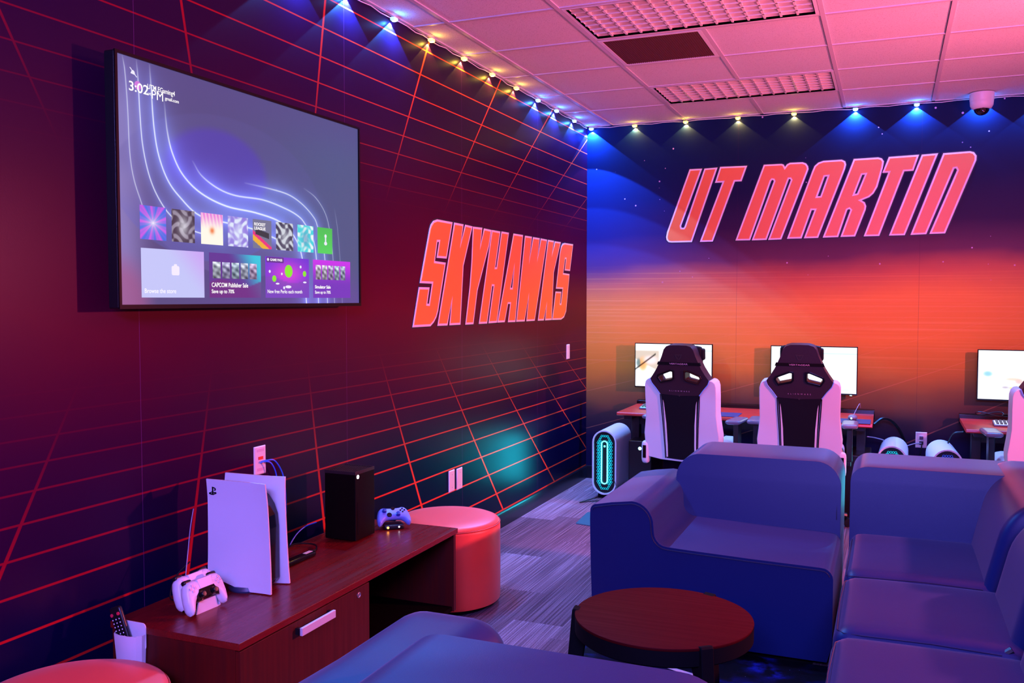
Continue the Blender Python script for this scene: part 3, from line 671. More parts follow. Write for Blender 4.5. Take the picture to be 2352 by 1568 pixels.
prism(bm, disc(.81, .365, .008, ry=.008), 'z', 0, .0003, M=Mv); prism(bm, disc(.81, .325, .011, ry=.008), 'z', 0, .0003, M=Mv); prism(bm, P2([(.807, .33), (.813, .33), (.813, .36), (.807, .36)]), 'z', 0, .0003, M=Mv)
prism(bm, P2([(.040, .935), (.044, .948), (.048, .950), (.052, .945), (.054, .932)]), 'z', 0, .0003, M=Mv); prism(bm, P2([(.037, .958), (.040, .958), (.060, .925), (.057, .925)]), 'z', 0, .0003, M=Mv)
for (u, v, r) in ((.535, .16, .006), (.59, .15, .005), (.68, .19, .006), (.60, .08, .006)): prism(bm, disc(u, v, r), 'z', 0, .0003, M=Mv)
for (u, v, r) in ((.57, .10, .012), (.62, .085, .02), (.70, .11, .012)): prism(bm, disc(u, v, r, ry=r*.3), 'z', 0, .0003, M=Mv)
objs('screen_icon', bm, mat('screen_icons', (0, 0, 0), emit=RGB(235, 235, 255), es=1), scr, smooth=False)
bm = BM()
prism(bm, disc(.622, .165, .026), 'z', 0, .0003, M=Mv)
for (u, v, r) in ((.555, .125, .013), (.699, .155, .012)): prism(bm, disc(u, v, r), 'z', 0, .0003, M=Mv)
objs('screen_icon', bm, mat('screen_green_orbs', (0, 0, 0), emit=RGB(130, 235, 40), es=1), scr, smooth=False, label='glowing green orbs on a menu card')
bm = BM(); prism(bm, disc(.062, .893, .015), 'z', 0, .0001, M=Mtv(0, 0, .0012)); obj('screen_icon', bm, mat('screen_avatar', (0, 0, 0), emit=RGB(200, 120, 220), es=1), scr, smooth=False, label='round pink user picture behind the clock')
bm = BM(); prism(bm, rrect(.522*TW, .600*TW, .205*TH, .232*TH, .003), 'z', 0, .0002, M=Mtv(0, 0, .0012)); obj('screen_icon', bm, M_screenpurple, scr, smooth=False)

# ------------------------------------------------------------------ wall plates
def plate(name, label, cat, loc, w, h, axis, kind='blank', group=None):
    e = empty(name, label, cat, loc, group=group)
    fr = (lambda x, y, z: (z, x, y)) if axis == 'x' else (lambda x, y, z: (x, -z, y))
    bm = BM(); pr = [(-w/2, -h/2, w/2, h/2, 0, .002), (-w/2+.003, -h/2+.003, w/2-.003, h/2-.003, .002, .006)]
    lo = [(-w/2, -h/2), (w/2, -h/2), (w/2, h/2), (-w/2, h/2)]; i = .004
    li = [(-w/2+i, -h/2+i), (w/2-i, -h/2+i), (w/2-i, h/2-i), (-w/2+i, h/2-i)]
    V0 = [bm.verts.new(fr(a, b, 0)) for a, b in lo]; V1 = [bm.verts.new(fr(a, b, .0025)) for a, b in lo]; V2 = [bm.verts.new(fr(a, b, .006)) for a, b in li]
    for A, B in ((V0, V1), (V1, V2)):
        for k in range(4): bm.faces.new((A[k], A[(k+1) % 4], B[(k+1) % 4], B[k]))
    bm.faces.new(V2); bm.faces.new(V0)
    obj('cover', bm, M_plate, e, smooth=False)
    def bx(bm, a0, a1, b0, b1, d0, d1):
        p, q = fr(a0, b0, d0), fr(a1, b1, d1); box(bm, min(p[0], q[0]), max(p[0], q[0]), min(p[1], q[1]), max(p[1], q[1]), min(p[2], q[2]), max(p[2], q[2]))
    if kind == 'blank':
        bm = BM()
        for b in (-h*.3, h*.3): bx(bm, -.002, .002, b-.002, b+.002, .006, .0068)
        objs('screw', bm, M_metal, e, smooth=False)
    if kind == 'outlet':
        bm = BM()
        for b in (-.019, .019): bx(bm, -.017, .017, b-.014, b+.014, .006, .008)
        objs('socket', bm, M_plate, e, smooth=False, bevel=.004)
        bm = BM(); bx(bm, -.013, .013, .007, .030, .008, .030); obj('plug', bm, mat('purple_plug', (.08, .06, .12), .5), e, smooth=False, bevel=.003)
        bm = BM(); bx(bm, -.014, .014, -.032, -.008, .008, .026); obj('plug', bm, M_black, e, smooth=False, bevel=.003)
    if kind == 'data':
        bm = BM(); bx(bm, -.022, .022, h*.31, h*.31+.012, .006, .0072); bx(bm, -.022, .022, -h*.36, -h*.36+.012, .006, .0072); objs('label_window', bm, mat('clear_label', (.8, .55, .62), .15), e, smooth=False)
        bm = BM(); bx(bm, -.014, .014, .004, .016, .006, .009); obj('jack', bm, mat('orange_jack', RGB(240, 60, 30), .5), e, smooth=False, label='orange data jack')
    return e
plate('data_plate', 'pink-lit wall plate with blue network cables above the consoles', 'wall plate', (0, -4.379, .872), .074, .118, 'x', 'data')
plate('wall_plate', 'blank cover plate low on the left wall, left one of the pair', 'wall plate', (0, -2.602, .455), .074, .128, 'x', group='pair of blank wall plates')
plate('wall_plate', 'blank cover plate low on the left wall, right one of the pair', 'wall plate', (0, -2.496, .450), .074, .128, 'x', group='pair of blank wall plates')
plate('wall_plate', 'blank cover plate at desk height on the left wall near the corner', 'wall plate', (0, -.488, 1.112), .070, .118, 'x')
plate('wall_outlet', 'white double power outlet with two plugs between the desks on the back wall', 'outlet', (2.628, 0, .483), .078, .118, 'y', 'outlet')

# ------------------------------------------------------------------ credenza
e = empty('media_credenza', 'low dark mahogany media credenza under the television', 'credenza', (0, 0, 0))
CX0, CX1, CY0, CY1, CT = .100, .612, -5.262, -3.768, .505
bm = BM(); box(bm, CX0, CX1, CY0, CY1, CT-.022, CT); obj('top', bm, M_wood, e, smooth=False, bevel=.002)
bm = BM(); box(bm, CX0+.006, CX1-.018, CY0+.004, CY0+.022, .0, CT-.022); obj('end_panel', bm, M_woodz, e, smooth=False)
bm = BM(); box(bm, CX0+.006, CX1-.010, CY1-.024, CY1-.004, .13, CT-.022); obj('end_panel', bm, M_woodz, e, smooth=False)
bm = BM(); box(bm, CX0+.006, CX1-.020, -4.530, -4.512, .13, CT-.022); obj('divider', bm, M_shadewood, e, smooth=False)
bm = BM(); box(bm, CX0+.006, CX0+.014, CY0+.022, CY1-.024, .13, CT-.022); obj('back_panel', bm, mat('shaded_interior', (.002, .001, .001), .8, spec=.05), e, smooth=False)  # near-black panel, compartment shade painted in
bm = BM(); box(bm, CX0+.014, CX1-.020, CY0+.022, CY1-.024, .13, .15); obj('bottom_panel', bm, M_shadewood, e, smooth=False)
dr = obj('drawer', box(BM(), CX1-.018, CX1, CY0+.004, -4.526, .14, CT-.026), M_woodz, e, smooth=False, bevel=.0015)
bm = BM(); box(bm, CX1+.018, CX1+.028, -4.984, -4.790, .436, .462); h_ = obj('handle', bm, mat('brushed_handle', (.85, .8, .82), .35, .3), dr, smooth=False, bevel=.001, label='flat pale metal bar handle')
bm = BM(); box(bm, CX1, CX1+.018, -4.984, -4.972, .438, .460); box(bm, CX1, CX1+.018, -4.802, -4.790, .438, .460); objs('handle_mount', bm, M_black, dr, smooth=False)
bm = BM(); lathe(bm, [(0, 0), (.011, 0), (.011, .002), (.008, .003), (.0065, .001), (0, .0015)], 24, M=Matrix.Translation((CX1, -4.598, .452)) @ Matrix.Rotation(PI/2, 4, 'Y')); obj('lock', bm, M_metal, dr)
for (a, b) in ((CX0+.05, CY0+.08), (CX1-.09, CY0+.08), (CX0+.05, CY1-.12), (CX1-.09, CY1-.12)):
    bm = BM(); box(bm, a, a+.04, b, b+.04, 0, .13); obj('leg', bm, M_matte, e, smooth=False)

# remote holder and remote on the near end panel
e = empty('remote_holder', 'white plastic pocket fixed to the near end of the credenza', 'holder', (.196, CY0-.0005, .45))
bm = BM()
out = [(-.055, 0), (-.055, -.018), (-.045, -.034), (-.02, -.041), (.02, -.041), (.045, -.034), (.055, -.018), (.055, 0)]
prism(bm, out, 'z', -.085, .034, [[(a*.93, -.003 if b == 0 else b*.93+.0) for a, b in out]]); prism(bm, out, 'z', -.088, -.085)
bmesh.ops.transform(bm, matrix=Matrix.Identity(4), verts=bm.verts)
for v in bm.verts:
    k = 1-.12*max(0, (.034-v.co.z)/.12); v.co.x *= k; v.co.y *= (1-.2*max(0, (.034-v.co.z)/.12))
obj('pocket', bm, M_white, e, angle=30)
bm = BM(); prism(bm, rrect(-.055, .055, -.02, .068, .014), 'y', -.003, 0); obj('back_plate', bm, M_white, e, smooth=False)
e = empty('remote_control', 'black remote control with white legends and two red buttons standing in the white holder', 'remote control', (.213, CY0-.019, .392))
Mr = Matrix.Translation((0, 0, 0)) @ Matrix.Rotation(math.radians(-22), 4, 'Y')
bm = BM(); rounded(bm, -.024, .024, -.010, .007, -.02, .185, (.010, .007, .012), 10, M=Mr); obj('body', bm, M_black, e)
bm = BM(); bw = BM(); br = BM()
for r_ in range(8):
    for c_ in range(3):
        zc, xc = .158-.0115*r_, -.014+.014*c_
        if r_ == 0 and c_ != 1:
            lathe(br, [(0, 0), (.0055, 0), (.0055, .002), (0, .0022)], 14, M=Mr @ Matrix.Translation((xc, -.0100, .162)) @ Matrix.Rotation(PI/2, 4, 'X')); continue
        if r_ == 0: continue
        box(bm, xc-.0045, xc+.0045, -.0118, -.0098, zc-.0035, zc+.0035, M=Mr); box(bw, xc-.0022, xc+.0018, -.0124, -.0118, zc-.002, zc+.002, M=Mr)
objs('button', bm, M_matte, e, smooth=False); objs('button_legend', bw, mat('legend_white', (.8, .8, .85), .5), e, smooth=False); objs('power_button', br, mat('red_button', (.8, .03, .08), .4), e, label='two red buttons')

# white game console
e = empty('game_console', 'tall white game console standing upright with curved side plates', 'game console', (.160, -4.830, CT), math.radians(8))
M_ps = mat('console_white', (.80, .78, .80), .38)
def plate_shell(sy):
    bm = BM(); n, k = 22, 22; g = []
    for i in range(n+1):
        row = []
        for j in range(k+1):
            u, v = i/n, j/k
            xl = .000+.004*v; xr = .256-.016*v; x = xl+(xr-xl)*u
            zb = .040*(1-sstep(np.float64(u), 0., .7))+.004; zt = .397-.006*u; z = zb+(zt-zb)*v
            fl = .047+.006*abs(2*v-1)**3+.010*u**5+.004*max(0, v-.8)*5
            row.append(Vector((x, sy*fl, z)))
        g.append(row)
    def sh(off): return [[bm.verts.new((p.x, p.y+sy*off, p.z)) for p in r] for r in g]
    A, B = sh(0), sh(.007)
    for S in (A, B):
        for i in range(n):
            for j in range(k): bm.faces.new((S[i][j], S[i+1][j], S[i+1][j+1], S[i][j+1]))
    for i in range(n):
        for j in (0, k): bm.faces.new((A[i][j], A[i+1][j], B[i+1][j], B[i][j]))
    for j in range(k):
        for i in (0, n): bm.faces.new((A[i][j], A[i][j+1], B[i][j+1], B[i][j]))
    return bm
obj('side_plate', plate_shell(-1), M_ps, e, angle=50); obj('side_plate', plate_shell(1), M_ps, e, angle=50)
core = [(.012, .045), (.06, .03), (.21, .012), (.228, .03), (.228, .22), (.224, .265), (.212, .30), (.19, .332), (.155, .354), (.10, .368), (.014, .374)]
bm = BM(); prism(bm, core, 'y', -.046, .046); obj('core', bm, M_gloss, e, smooth=False, bevel=.006, label='glossy black centre body')
bm = BM(); lathe(bm, [(0, 0), (.070, 0), (.072, .006), (.068, .018), (0, .018)], 40, c=(.13, 0)); obj('stand', bm, mat('stand_dark', (.03, .04, .09), .4), e)
bm = BM()   # maker's mark
Ml = Matrix.Translation((.014, -.0605, .352)) @ Matrix.Rotation(PI/2, 4, 'X') @ Matrix.Scale(1.25, 4)
prism(bm, [(.009, -.008), (.0125, -.009), (.0125, .0135), (.009, .0145)], 'z', -.001, .0012, M=Ml)
prism(bm, [(.0125, .0135), (.018, .0115), (.0205, .008), (.0195, .004), (.016, .003), (.016, .0055), (.0175, .0075), (.0165, .0095), (.0125, .011)], 'z', -.001, .0012, M=Ml)
prism(bm, [(-.001, -.003), (.008, .0005), (.008, -.002), (.003, -.0038), (.008, -.006), (.008, -.0085), (.000, -.0065)], 'z', -.001, .0012, M=Ml)
prism(bm, [(.0135, -.001), (.019, -.0005), (.0225, -.003), (.021, -.005), (.0135, -.008), (.0135, -.0055), (.0185, -.0038), (.0135, -.0028)], 'z', -.001, .0012, M=Ml)
obj('maker_mark', bm, M_matte, e, smooth=False)

# black game console tower
e = empty('game_console', 'black square tower game console with a lit round power button', 'game console', (.244, -4.080, CT))
a = .077
bm = BM(); box(bm, -a, a, -a, a, .006, .288); obj('body', bm, mat('console_black', (.0045, .0012, .0010), .5, spec=.12), e, smooth=False, bevel=.003)
bm = BM(); lathe(bm, [(0, 0), (.055, 0), (.055, .006), (0, .006)], 32); obj('foot', bm, M_matte, e)
bm = BM()
for (p0, p1, q0, q1) in ((-a, a, -a, -a+.004), (-a, a, a-.004, a), (-a, -a+.004, -a+.004, a-.004), (a-.004, a, -a+.004, a-.004)): box(bm, p0, p1, q0, q1, .288, .301)
nv = 12
for i in range(1, nv):
    t = -a+2*a*i/nv; box(bm, t-.002, t+.002, -a+.004, a-.004, .289, .298); box(bm, -a+.004, a-.004, t-.002, t+.002, .289, .298)
obj('top_grille', bm, mat('grille_black', (.03, .014, .014), .4), e, smooth=False)
Mx = Matrix.Translation((a, 0, 0)) @ Matrix.Rotation(PI/2, 4, 'Y')
bm = BM(); lathe(bm, [(0, 0), (.0085, 0), (.0085, .0015), (0, .0018)], 24, M=Matrix.Translation((0, -.058, .278)) @ Mx); obj('power_button', bm, mat('lit_button', (1, 1, 1), emit=(1, .95, 1), es=3), e, label='glowing white power button')
bm = BM(); box(bm, a, a+.0008, -.062, -.0595, .03, .17); obj('disc_slot', bm, M_matte, e, smooth=False)

# ------------------------------------------------------------------ controllers
def outline(style):
    if style == 'split': # long-handled pad: half outline, x>=0, from top centre round
        h_ = [(0, .033), (.030, .034), (.038, .036), (.058, .034), (.070, .024), (.077, .004), (.0805, -.025), (.079, -.050), (.072, -.064), (.062, -.064), (.054, -.052), (.046, -.032), (.038, -.022), (.025, -.022), (0, -.022)]
    else:
        h_ = [(0, .032), (.028, .034), (.040, .038), (.055, .034), (.066, .022), (.073, .000), (.078, -.028), (.076, -.048), (.068, -.058), (.056, -.052), (.044, -.034), (.034, -.025), (.020, -.022), (0, -.022)]
    return h_+[(-x, y) for x, y in h_[::-1][1:-1]]
def pad(e, style, M, mbody):
    bm = BM(); o = outline(style)
    dense = []
    for i in range(len(o)):
        p, q = Vector((*o[i], 0)), Vector((*o[(i+1) % len(o)], 0)); k = max(1, int((q-p).length/.005))
        dense += [tuple((p+(q-p)*t/k)[:2]) for t in range(k)]
    # shell: rings shrinking toward a ridge -> puffy solid
    layers = [(0.0, .000), (.0025, .0085), (.006, .0135), (.011, .0165)]
    def ring(d, z): return [bm.verts.new((a, b, z)) for a, b in offset_poly(dense, d)]
    base = ring(0, 0); prevt, prevb = base, base; n = len(dense)
    for d, z in layers[1:]:
        t, b = ring(d, z*1.0), ring(d, -z*1.25)
        for i in range(n):
            j = (i+1) % n; bm.faces.new((prevt[i], prevt[j], t[j], t[i])); bm.faces.new((prevb[j], prevb[i], b[i], b[j]))
        prevt, prevb = t, b
    for r, in ((prevt,), (prevb,)):
        for tri in tessellate_polygon([[v.co.copy() for v in r]]):
            try: bm.faces.new([r[i] for i in tri])
            except ValueError: pass
    bmesh.ops.transform(bm, matrix=M, verts=bm.verts[:])
    obj('shell', bm, mbody, e, angle=60)
def stickmesh(bm, x, y, M, z=.012):
    lathe(bm, [(.011, 0), (.0105, .003), (.005, .004), (.005, .008), (.0085, .009), (.0088, .012), (.0070, .0135), (0, .013)], 20, M=M @ Matrix.Translation((x, y, z)))
def make_dual(label, loc, rz, tilt):
    e = empty('game_controller', label, 'game controller', loc, rz)
    M = Matrix.Rotation(PI/2-tilt, 4, 'X') @ Matrix.Scale(1.09, 4)
    pad(e, 'split', M, M_ps)
    bm = BM(); prism(bm, [(-.030, .004), (.030, .004), (.034, -.004), (.044, -.012), (.040, -.030), (.030, -.028), (.024, -.024), (-.024, -.024), (-.030, -.028), (-.040, -.030), (-.044, -.012), (-.034, -.004)], 'z', -.016, .0178, M=M); obj('center_panel', bm, M_gloss, e, smooth=False, label='black centre section')
    bm = BM(); prism(bm, [(-.029, .033), (.029, .033), (.024, .004), (-.024, .004)], 'z', .010, .0182, M=M); obj('touchpad', bm, M_ps, e, smooth=False, bevel=.001)
    bm = BM()
    for x in (-.024, .024): stickmesh(bm, x, -.013, M, .015)
    objs('thumbstick', bm, M_black, e)
    bm = BM()
    for dx, dy in ((0, .0085), (0, -.0085), (.0085, 0), (-.0085, 0)):
        lathe(bm, [(0, 0), (.0040, 0), (.0040, .003), (.003, .004), (0, .0042)], 14, M=M @ Matrix.Translation((.052+dx, .012+dy, .0148)))
        box(bm, -.052+dx-.0035, -.052+dx+.0035, .012+dy-.0035, .012+dy+.0035, .0148, .0188, M=M)
    objs('button', bm, mat('pad_button', (.62, .58, .66), .25), e)
    bm = BM()
    for x in (-.050, .050): rounded(bm, x-.015, x+.015, .026, .041, -.014, .004, .006, 6, M=M)
    objs('trigger', bm, M_black, e)
    return e
cr = math.radians(87)
make_dual('white game controller on the charging stand, the nearer of the two', (.312, -5.075, CT+.075), cr, math.radians(20))
make_dual('white game controller on the charging stand, the farther left of the two', (.254, -5.052, CT+.077), cr, math.radians(20))
e = empty('charging_stand', 'small white charging stand holding two white controllers', 'charging stand', (.292, -5.062, CT), cr)
bm = BM(); prism(bm, [(-.050, 0), (.050, 0), (.038, .040), (-.038, .040)], 'y', -.030, -.024); obj('front_wall', bm, M_ps, e, smooth=False, bevel=.001)
bm = BM(); prism(bm, [(-.050, 0), (.050, 0), (.038, .040), (-.038, .040)], 'y', .034, .040); obj('back_wall', bm, M_ps, e, smooth=False, bevel=.001)
bm = BM(); box(bm, -.050, .050, -.024, .034, 0, .010); obj('base', bm, M_black, e, smooth=False, bevel=.002)
bm = BM(); box(bm, .056, .062, -.028, .0, 0, .050); box(bm, .050, .062, -.028, .0, 0, .006); obj('side_fin', bm, M_ps, e, smooth=False, bevel=.001)
e = empty('game_controller', 'pale blue game controller resting in a black dock beside the black console', 'game controller', (.335, -3.868, CT+.056), math.radians(40))
M = Matrix.Rotation(math.radians(38), 4, 'X')
M_xb = mat('controller_pale_blue', RGB(120, 140, 225), .4)
pad(e, 'round', M, M_xb)
bm = BM(); 
for x, y in ((-.040, .012), (.020, -.010)): stickmesh(bm, x, y, M, .015)
objs('thumbstick', bm, mat('deep_blue', (.01, .03, .3), .3), e)
bm = BM(); lathe(bm, [(0, 0), (.009, 0), (.009, .002), (0, .0022)], 20, M=M @ Matrix.Translation((0, .024, .0155))); lathe(bm, [(0, 0), (.012, 0), (.011, .003), (0, .002)], 20, M=M @ Matrix.Translation((-.020, -.010, .0155)))
for dx, dy in ((0, .009), (0, -.009), (.009, 0), (-.009, 0)): lathe(bm, [(0, 0), (.0042, 0), (.0042, .003), (0, .004)], 14, M=M @ Matrix.Translation((.042+dx, .012+dy, .0150)))
objs('button', bm, M_gloss, e)
e = empty('charging_dock', 'small black charging dock with an orange light under the blue controller', 'charging dock', (.338, -3.874, CT), math.radians(40))
bm = BM(); rounded(bm, -.045, .045, -.042, .035, 0, .022, .008, 8); obj('base', bm, M_black, e)
bm = BM(); lathe(bm, [(0, 0), (.005, 0), (.005, .002), (0, .002)], 14, M=Matrix.Translation((-.030, -.042, .012)) @ Matrix.Rotation(PI/2, 4, 'X')); obj('status_light', bm, mat('orange_led', (1, .4, .05), emit=(1, .35, .04), es=8), e, label='glowing orange status light')
bm = BM(); lathe(bm, [(0, 0), (.0035, 0), (.0035, .002), (0, .002)], 14, M=Matrix.Translation((.020, -.042, .013)) @ Matrix.Rotation(PI/2, 4, 'X')); obj('status_light', bm, mat('white_led', (1, 1, 1), emit=(1, .9, 1), es=4), e, label='glowing white status light')

# glossy black bar and cables on the credenza
e = empty('sensor_bar', 'short glossy black bar lying between the two consoles', 'sensor bar', (.262, -4.50, CT), PI/2)
bm = BM(); rounded(bm, -.115, .115, -.020, .020, .0, .022, .009, 10); obj('body', bm, M_gloss, e)
bm = BM(); box(bm, .055, .1, -.012, .006, .0216, .0228); box(bm, -.1, -.055, -.012, .006, .0216, .0228); objs('bar_highlight', bm, mat('painted_highlight', (.85, .65, .6), .3), e, smooth=False)  # highlights of the glossy bar painted on as pale stripes
def cable(label, pts, r, m, n=8, name='cable'):
    bm = BM(); tube(bm, spline(pts, n), r, 7); return tag(obj(name, bm, m), label, 'cable')
M_bluec = mat('blue_cable', RGB(40, 100, 235), .4); M_greyc = mat('violet_grey_cable', (.35, .30, .42), .5)
cable('blue network cable looping from the wall plate down behind the white console, outer one', [(.012, -4.385, .868), (.03, -4.37, .872), (.045, -4.335, .865), (.05, -4.29, .80), (.05, -4.272, .70), (.055, -4.285, .60), (.06, -4.33, .525), (.075, -4.42, .512), (.12, -4.50, .509)], .0028, M_bluec)
cable('blue network cable looping from the wall plate down behind the white console, inner one', [(.012, -4.389, .864), (.03, -4.375, .868), (.042, -4.352, .855), (.048, -4.33, .80), (.05, -4.33, .70), (.06, -4.40, .60), (.07, -4.50, .52), (.09, -4.60, .509)], .0028, M_bluec)
cable('blue cable rising behind the black console from the credenza top', [(.108, -4.33, .509), (.105, -4.31, .525), (.106, -4.27, .552), (.112, -4.22, .570), (.125, -4.16, .575)], .0026, M_bluec)
cable('black power cable curling from the glossy bar over the back of the credenza', [(.245, -4.372, .516), (.24, -4.33, .512), (.20, -4.28, .515), (.14, -4.30, .52), (.108, -4.34, .508), (.08, -4.36, .45), (.07, -4.36, .3)], .0035, M_black)
cable('thin grey cable stretched from behind the white console down to the controllers', [(.143, -4.925, .80), (.155, -4.955, .74), (.175, -4.99, .67), (.20, -5.03, .60), (.205, -5.035, .56), (.20, -5.03, .511)], .0017, M_greyc)
cable('black cable trailing on the credenza behind the controllers', [(.10, -4.90, .60), (.09, -4.96, .56), (.12, -5.02, .511), (.17, -5.03, .510), (.22, -4.98, .510)], .0025, M_black)

# ------------------------------------------------------------------ ottomans
def ottoman(label, loc):
    e = empty('ottoman', label, 'ottoman', loc, group='round orange-red ottomans')
    R = .265
    bm = BM(); lathe(bm, [(0, .03), (R-.012, .03), (R-.002, .034), (R, .045), (R+.001, .22), (R, .400), (R-.004, .412), (R-.010, .416), (0, .416)], 72); obj('side', bm, M_orange, e, angle=50)
    bm = BM(); lathe(bm, [(R-.014, .416), (R-.006, .420), (R-.010, .428), (R-.03, .436), (R*.6, .441), (0, .443)], 72); obj('top', bm, M_orange, e, angle=60)
    bm = BM(); tube(bm, [(( R-.003)*math.cos(2*PI*i/96), (R-.003)*math.sin(2*PI*i/96), .4155) for i in range(96)], .0035, 6, closed=True); objs('piping', bm, M_orseam, e)
    bm = BM(); lathe(bm, [(0, 0), (R-.05, 0), (R-.05, .03), (0, .03)], 40); obj('base', bm, M_matte, e)
    return e
ottoman('round orange-red ottoman beyond the far end of the credenza', (.345, -3.335, 0))
ottoman('round orange-red ottoman cut off at the bottom left corner, by the remote holder', (.288, -5.585, 0))

# ------------------------------------------------------------------ coffee table
e = empty('coffee_table', 'round dark wood coffee table with black legs among the sofas', 'table', (1.695, -4.392, .0065))
bm = BM(); lathe(bm, [(0, .440), (.300, .440), (.302, .446), (.301, .449), (.297, .4505), (0, .4505)], 96); 
obj('top', bm, [M_table], e, angle=40)
bm = BM(); lathe(bm, [(.20, .385), (.292, .385), (.301, .392), (.3015, .440), (.20, .440)], 96); obj('apron', bm, M_matte, e, angle=40)
for a in (189, 69, 309):
    ca = math.radians(a); M = Matrix.Rotation(ca, 4, 'Z')
    bm = BM(); prism(bm, [(.272, .446), (.306, .456), (.312, .448), (.352, .0), (.318, .0), (.268, .33), (.235, .385), (.235, .395), (.280, .395)], 'y', -.022, .022, M=M); obj('leg', bm, M_matte, e, smooth=False, bevel=.004)
# rug
bm = BM(); prism(bm, rrect(1.14, 2.21, -4.93, -3.475, .01), 'z', 0, .006)
e = empty('area_rug', 'dark navy galaxy-patterned rug under the coffee table', 'rug', (1.73, -4.4, 0))
o = obj('pile', bm, rug_mat(), e, smooth=False); o.location = (-1.73, 4.4, 0)
bm = BM(); tube(bm, [(1.14-1.73, -3.475+4.4, .003), (2.21-1.73, -3.475+4.4, .003), (2.21-1.73, -4.93+4.4, .003), (1.14-1.73, -4.93+4.4, .003)], .003, 6, closed=True); obj('binding', bm, M_matte, e)
bm = BM(); prism(bm, [(-.175, .655), (-.145, .668), (-.06, .640), (.02, .640), (.03, .615), (-.045, .615), (-.02, .585), (-.055, .575), (-.085, .620)], 'z', .006, .0064); obj('emblem', bm, mat('pale_lilac_print', (.7, .6, .75), .8), e, smooth=False, label='pale angular emblem on the rug')

# ------------------------------------------------------------------ sofas
def lean(x0, k, axis=1, sgn=1, zb=.30, h=.5):
    def f(p, q):
        t = max(0, p.z-zb)/h; p = p.copy(); p[axis] += sgn*k*t
        return p
    return f
def crown(cz, amt):
    def f(p, q):
        p = p.copy()
        if p.z > cz: p.z += amt*(1-q[0]**4)*(1-q[1]**4)
        return p
    return f
def slab(e, name, outline, axis, d0, d1, bev, fn=None, label=None):
    bm = BM(); prism(bm, outline, axis, d0, d1)
    if fn:
        for v in bm.verts: v.co = fn(v.co, None)
    return obj(name, bm, M_navy, e, bevel=bev, seg=6, angle=60, label=label)
def seam(e, pts, r=.0035):
    bm = BM(); tube(bm, pts, r, 6); obj('seam', bm, M_seam, e)
def back_cushion(e, x0, x1, y0, y1, z1=.795, k=.13, axis=1, sgn=1, rr=(.10, .11, .13), z0=.06):
    bm = BM(); rounded(bm, x0, x1, y0, y1, z0, z1, rr, 24, lean(0, k, axis, sgn)); obj('backrest', bm, M_navy, e, angle=180)
def armsofa(label, loc, rz, W, side, sd=.55, ext=0., dback=.44, seamfront=True):
    """front at y=0, depth +y; side=+1 arm at high x, -1 arm at low x; ext = seat reaches this far ahead of the arm"""
    e = empty('sectional_sofa', label, 'sofa', loc, rz)
    pr = [(.035, .05), (.012, .12), (.004, .35), (0, .55)]+[(.030-.030*math.cos(t), .585+.035*math.sin(t)+.0) for t in [i*PI/2/5 for i in range(1, 6)]]+[(.10, .634), (.19, .646)]+[(.195+.095*math.sin(t), .545+.101*math.cos(t)) for t in [i*PI/2/8 for i in range(9)]]
    pr += [(.292, .52)]+[(.352-.060*math.cos(t), .520-.062*math.sin(t)) for t in [i*PI/2/5 for i in range(1, 6)]]+[(.45, .454), (.70, .446), (W-.05, .440)]+[(W-.045+.045*math.sin(t), .395+.045*math.cos(t)) for t in [i*PI/2/5 for i in range(1, 6)]]+[(W, .12), (W-.02, .05)]
    yb = sd+.20 if ext else .84
    if side > 0: pr2 = [(W-a, b) for a, b in pr]
    else: pr2 = pr
    if ext == 0:
        bm = BM(); prism(bm, pr2, 'y', 0, yb); obj('seat_and_arm', bm, M_navy, e, bevel=.022, seg=4, angle=60)
    else:
        bm = BM(); rounded(bm, .0, .36, 0, .84, .05, .655, (.11, .10, .11), 22, (lambda p, q: Vector((p.x if p.x > .18 else p.x, p.y, p.z+.015*max(0, q[1]))))); 
        if side > 0: bmesh.ops.transform(bm, matrix=Matrix.Translation((W, 0, 0)) @ Matrix.Diagonal((-1, 1, 1, 1)), verts=bm.verts[:])
        obj('arm', bm, M_navy, e, angle=180)
        bm = BM(); rounded(bm, .0, W-.30, -ext, yb, .05, .445, (.05, .06, .05), 16); obj('seat', bm, M_navy, e, angle=180)
    if ext == 0:
        i0, i1 = 4, len(pr2)-3
        path = [(a, -.001, b) for a, b in offset_poly(pr2, .012)][i0:i1]
        seam(e, path, .0028)
    bm = BM(); box(bm, .08, W-.08, .08 if ext == 0 else .05, yb-.02, 0, .06); obj('plinth', bm, M_matte, e, smooth=False)
    return e, yb
e, yb = armsofa('navy leather sofa with a rounded left arm behind the coffee table', (1.165, -3.55, 0), 0, 1.035, -1)
slab(e, 'backrest', rrect(.250, 1.032, .05, .762, .115, 10), 'y', .575, 1.00, .055, lean(0, .10))
seam(e, [(x, .5735+.10*max(0, z-.30)/.5+.008, z) for x, z in [(.268, .50)]+arc(.363, .647, .095, 180, 90, 8)+[(.6, .7425)]+arc(.919, .647, .095, 90, 0, 8)+[(1.014, .50)]], .0020)

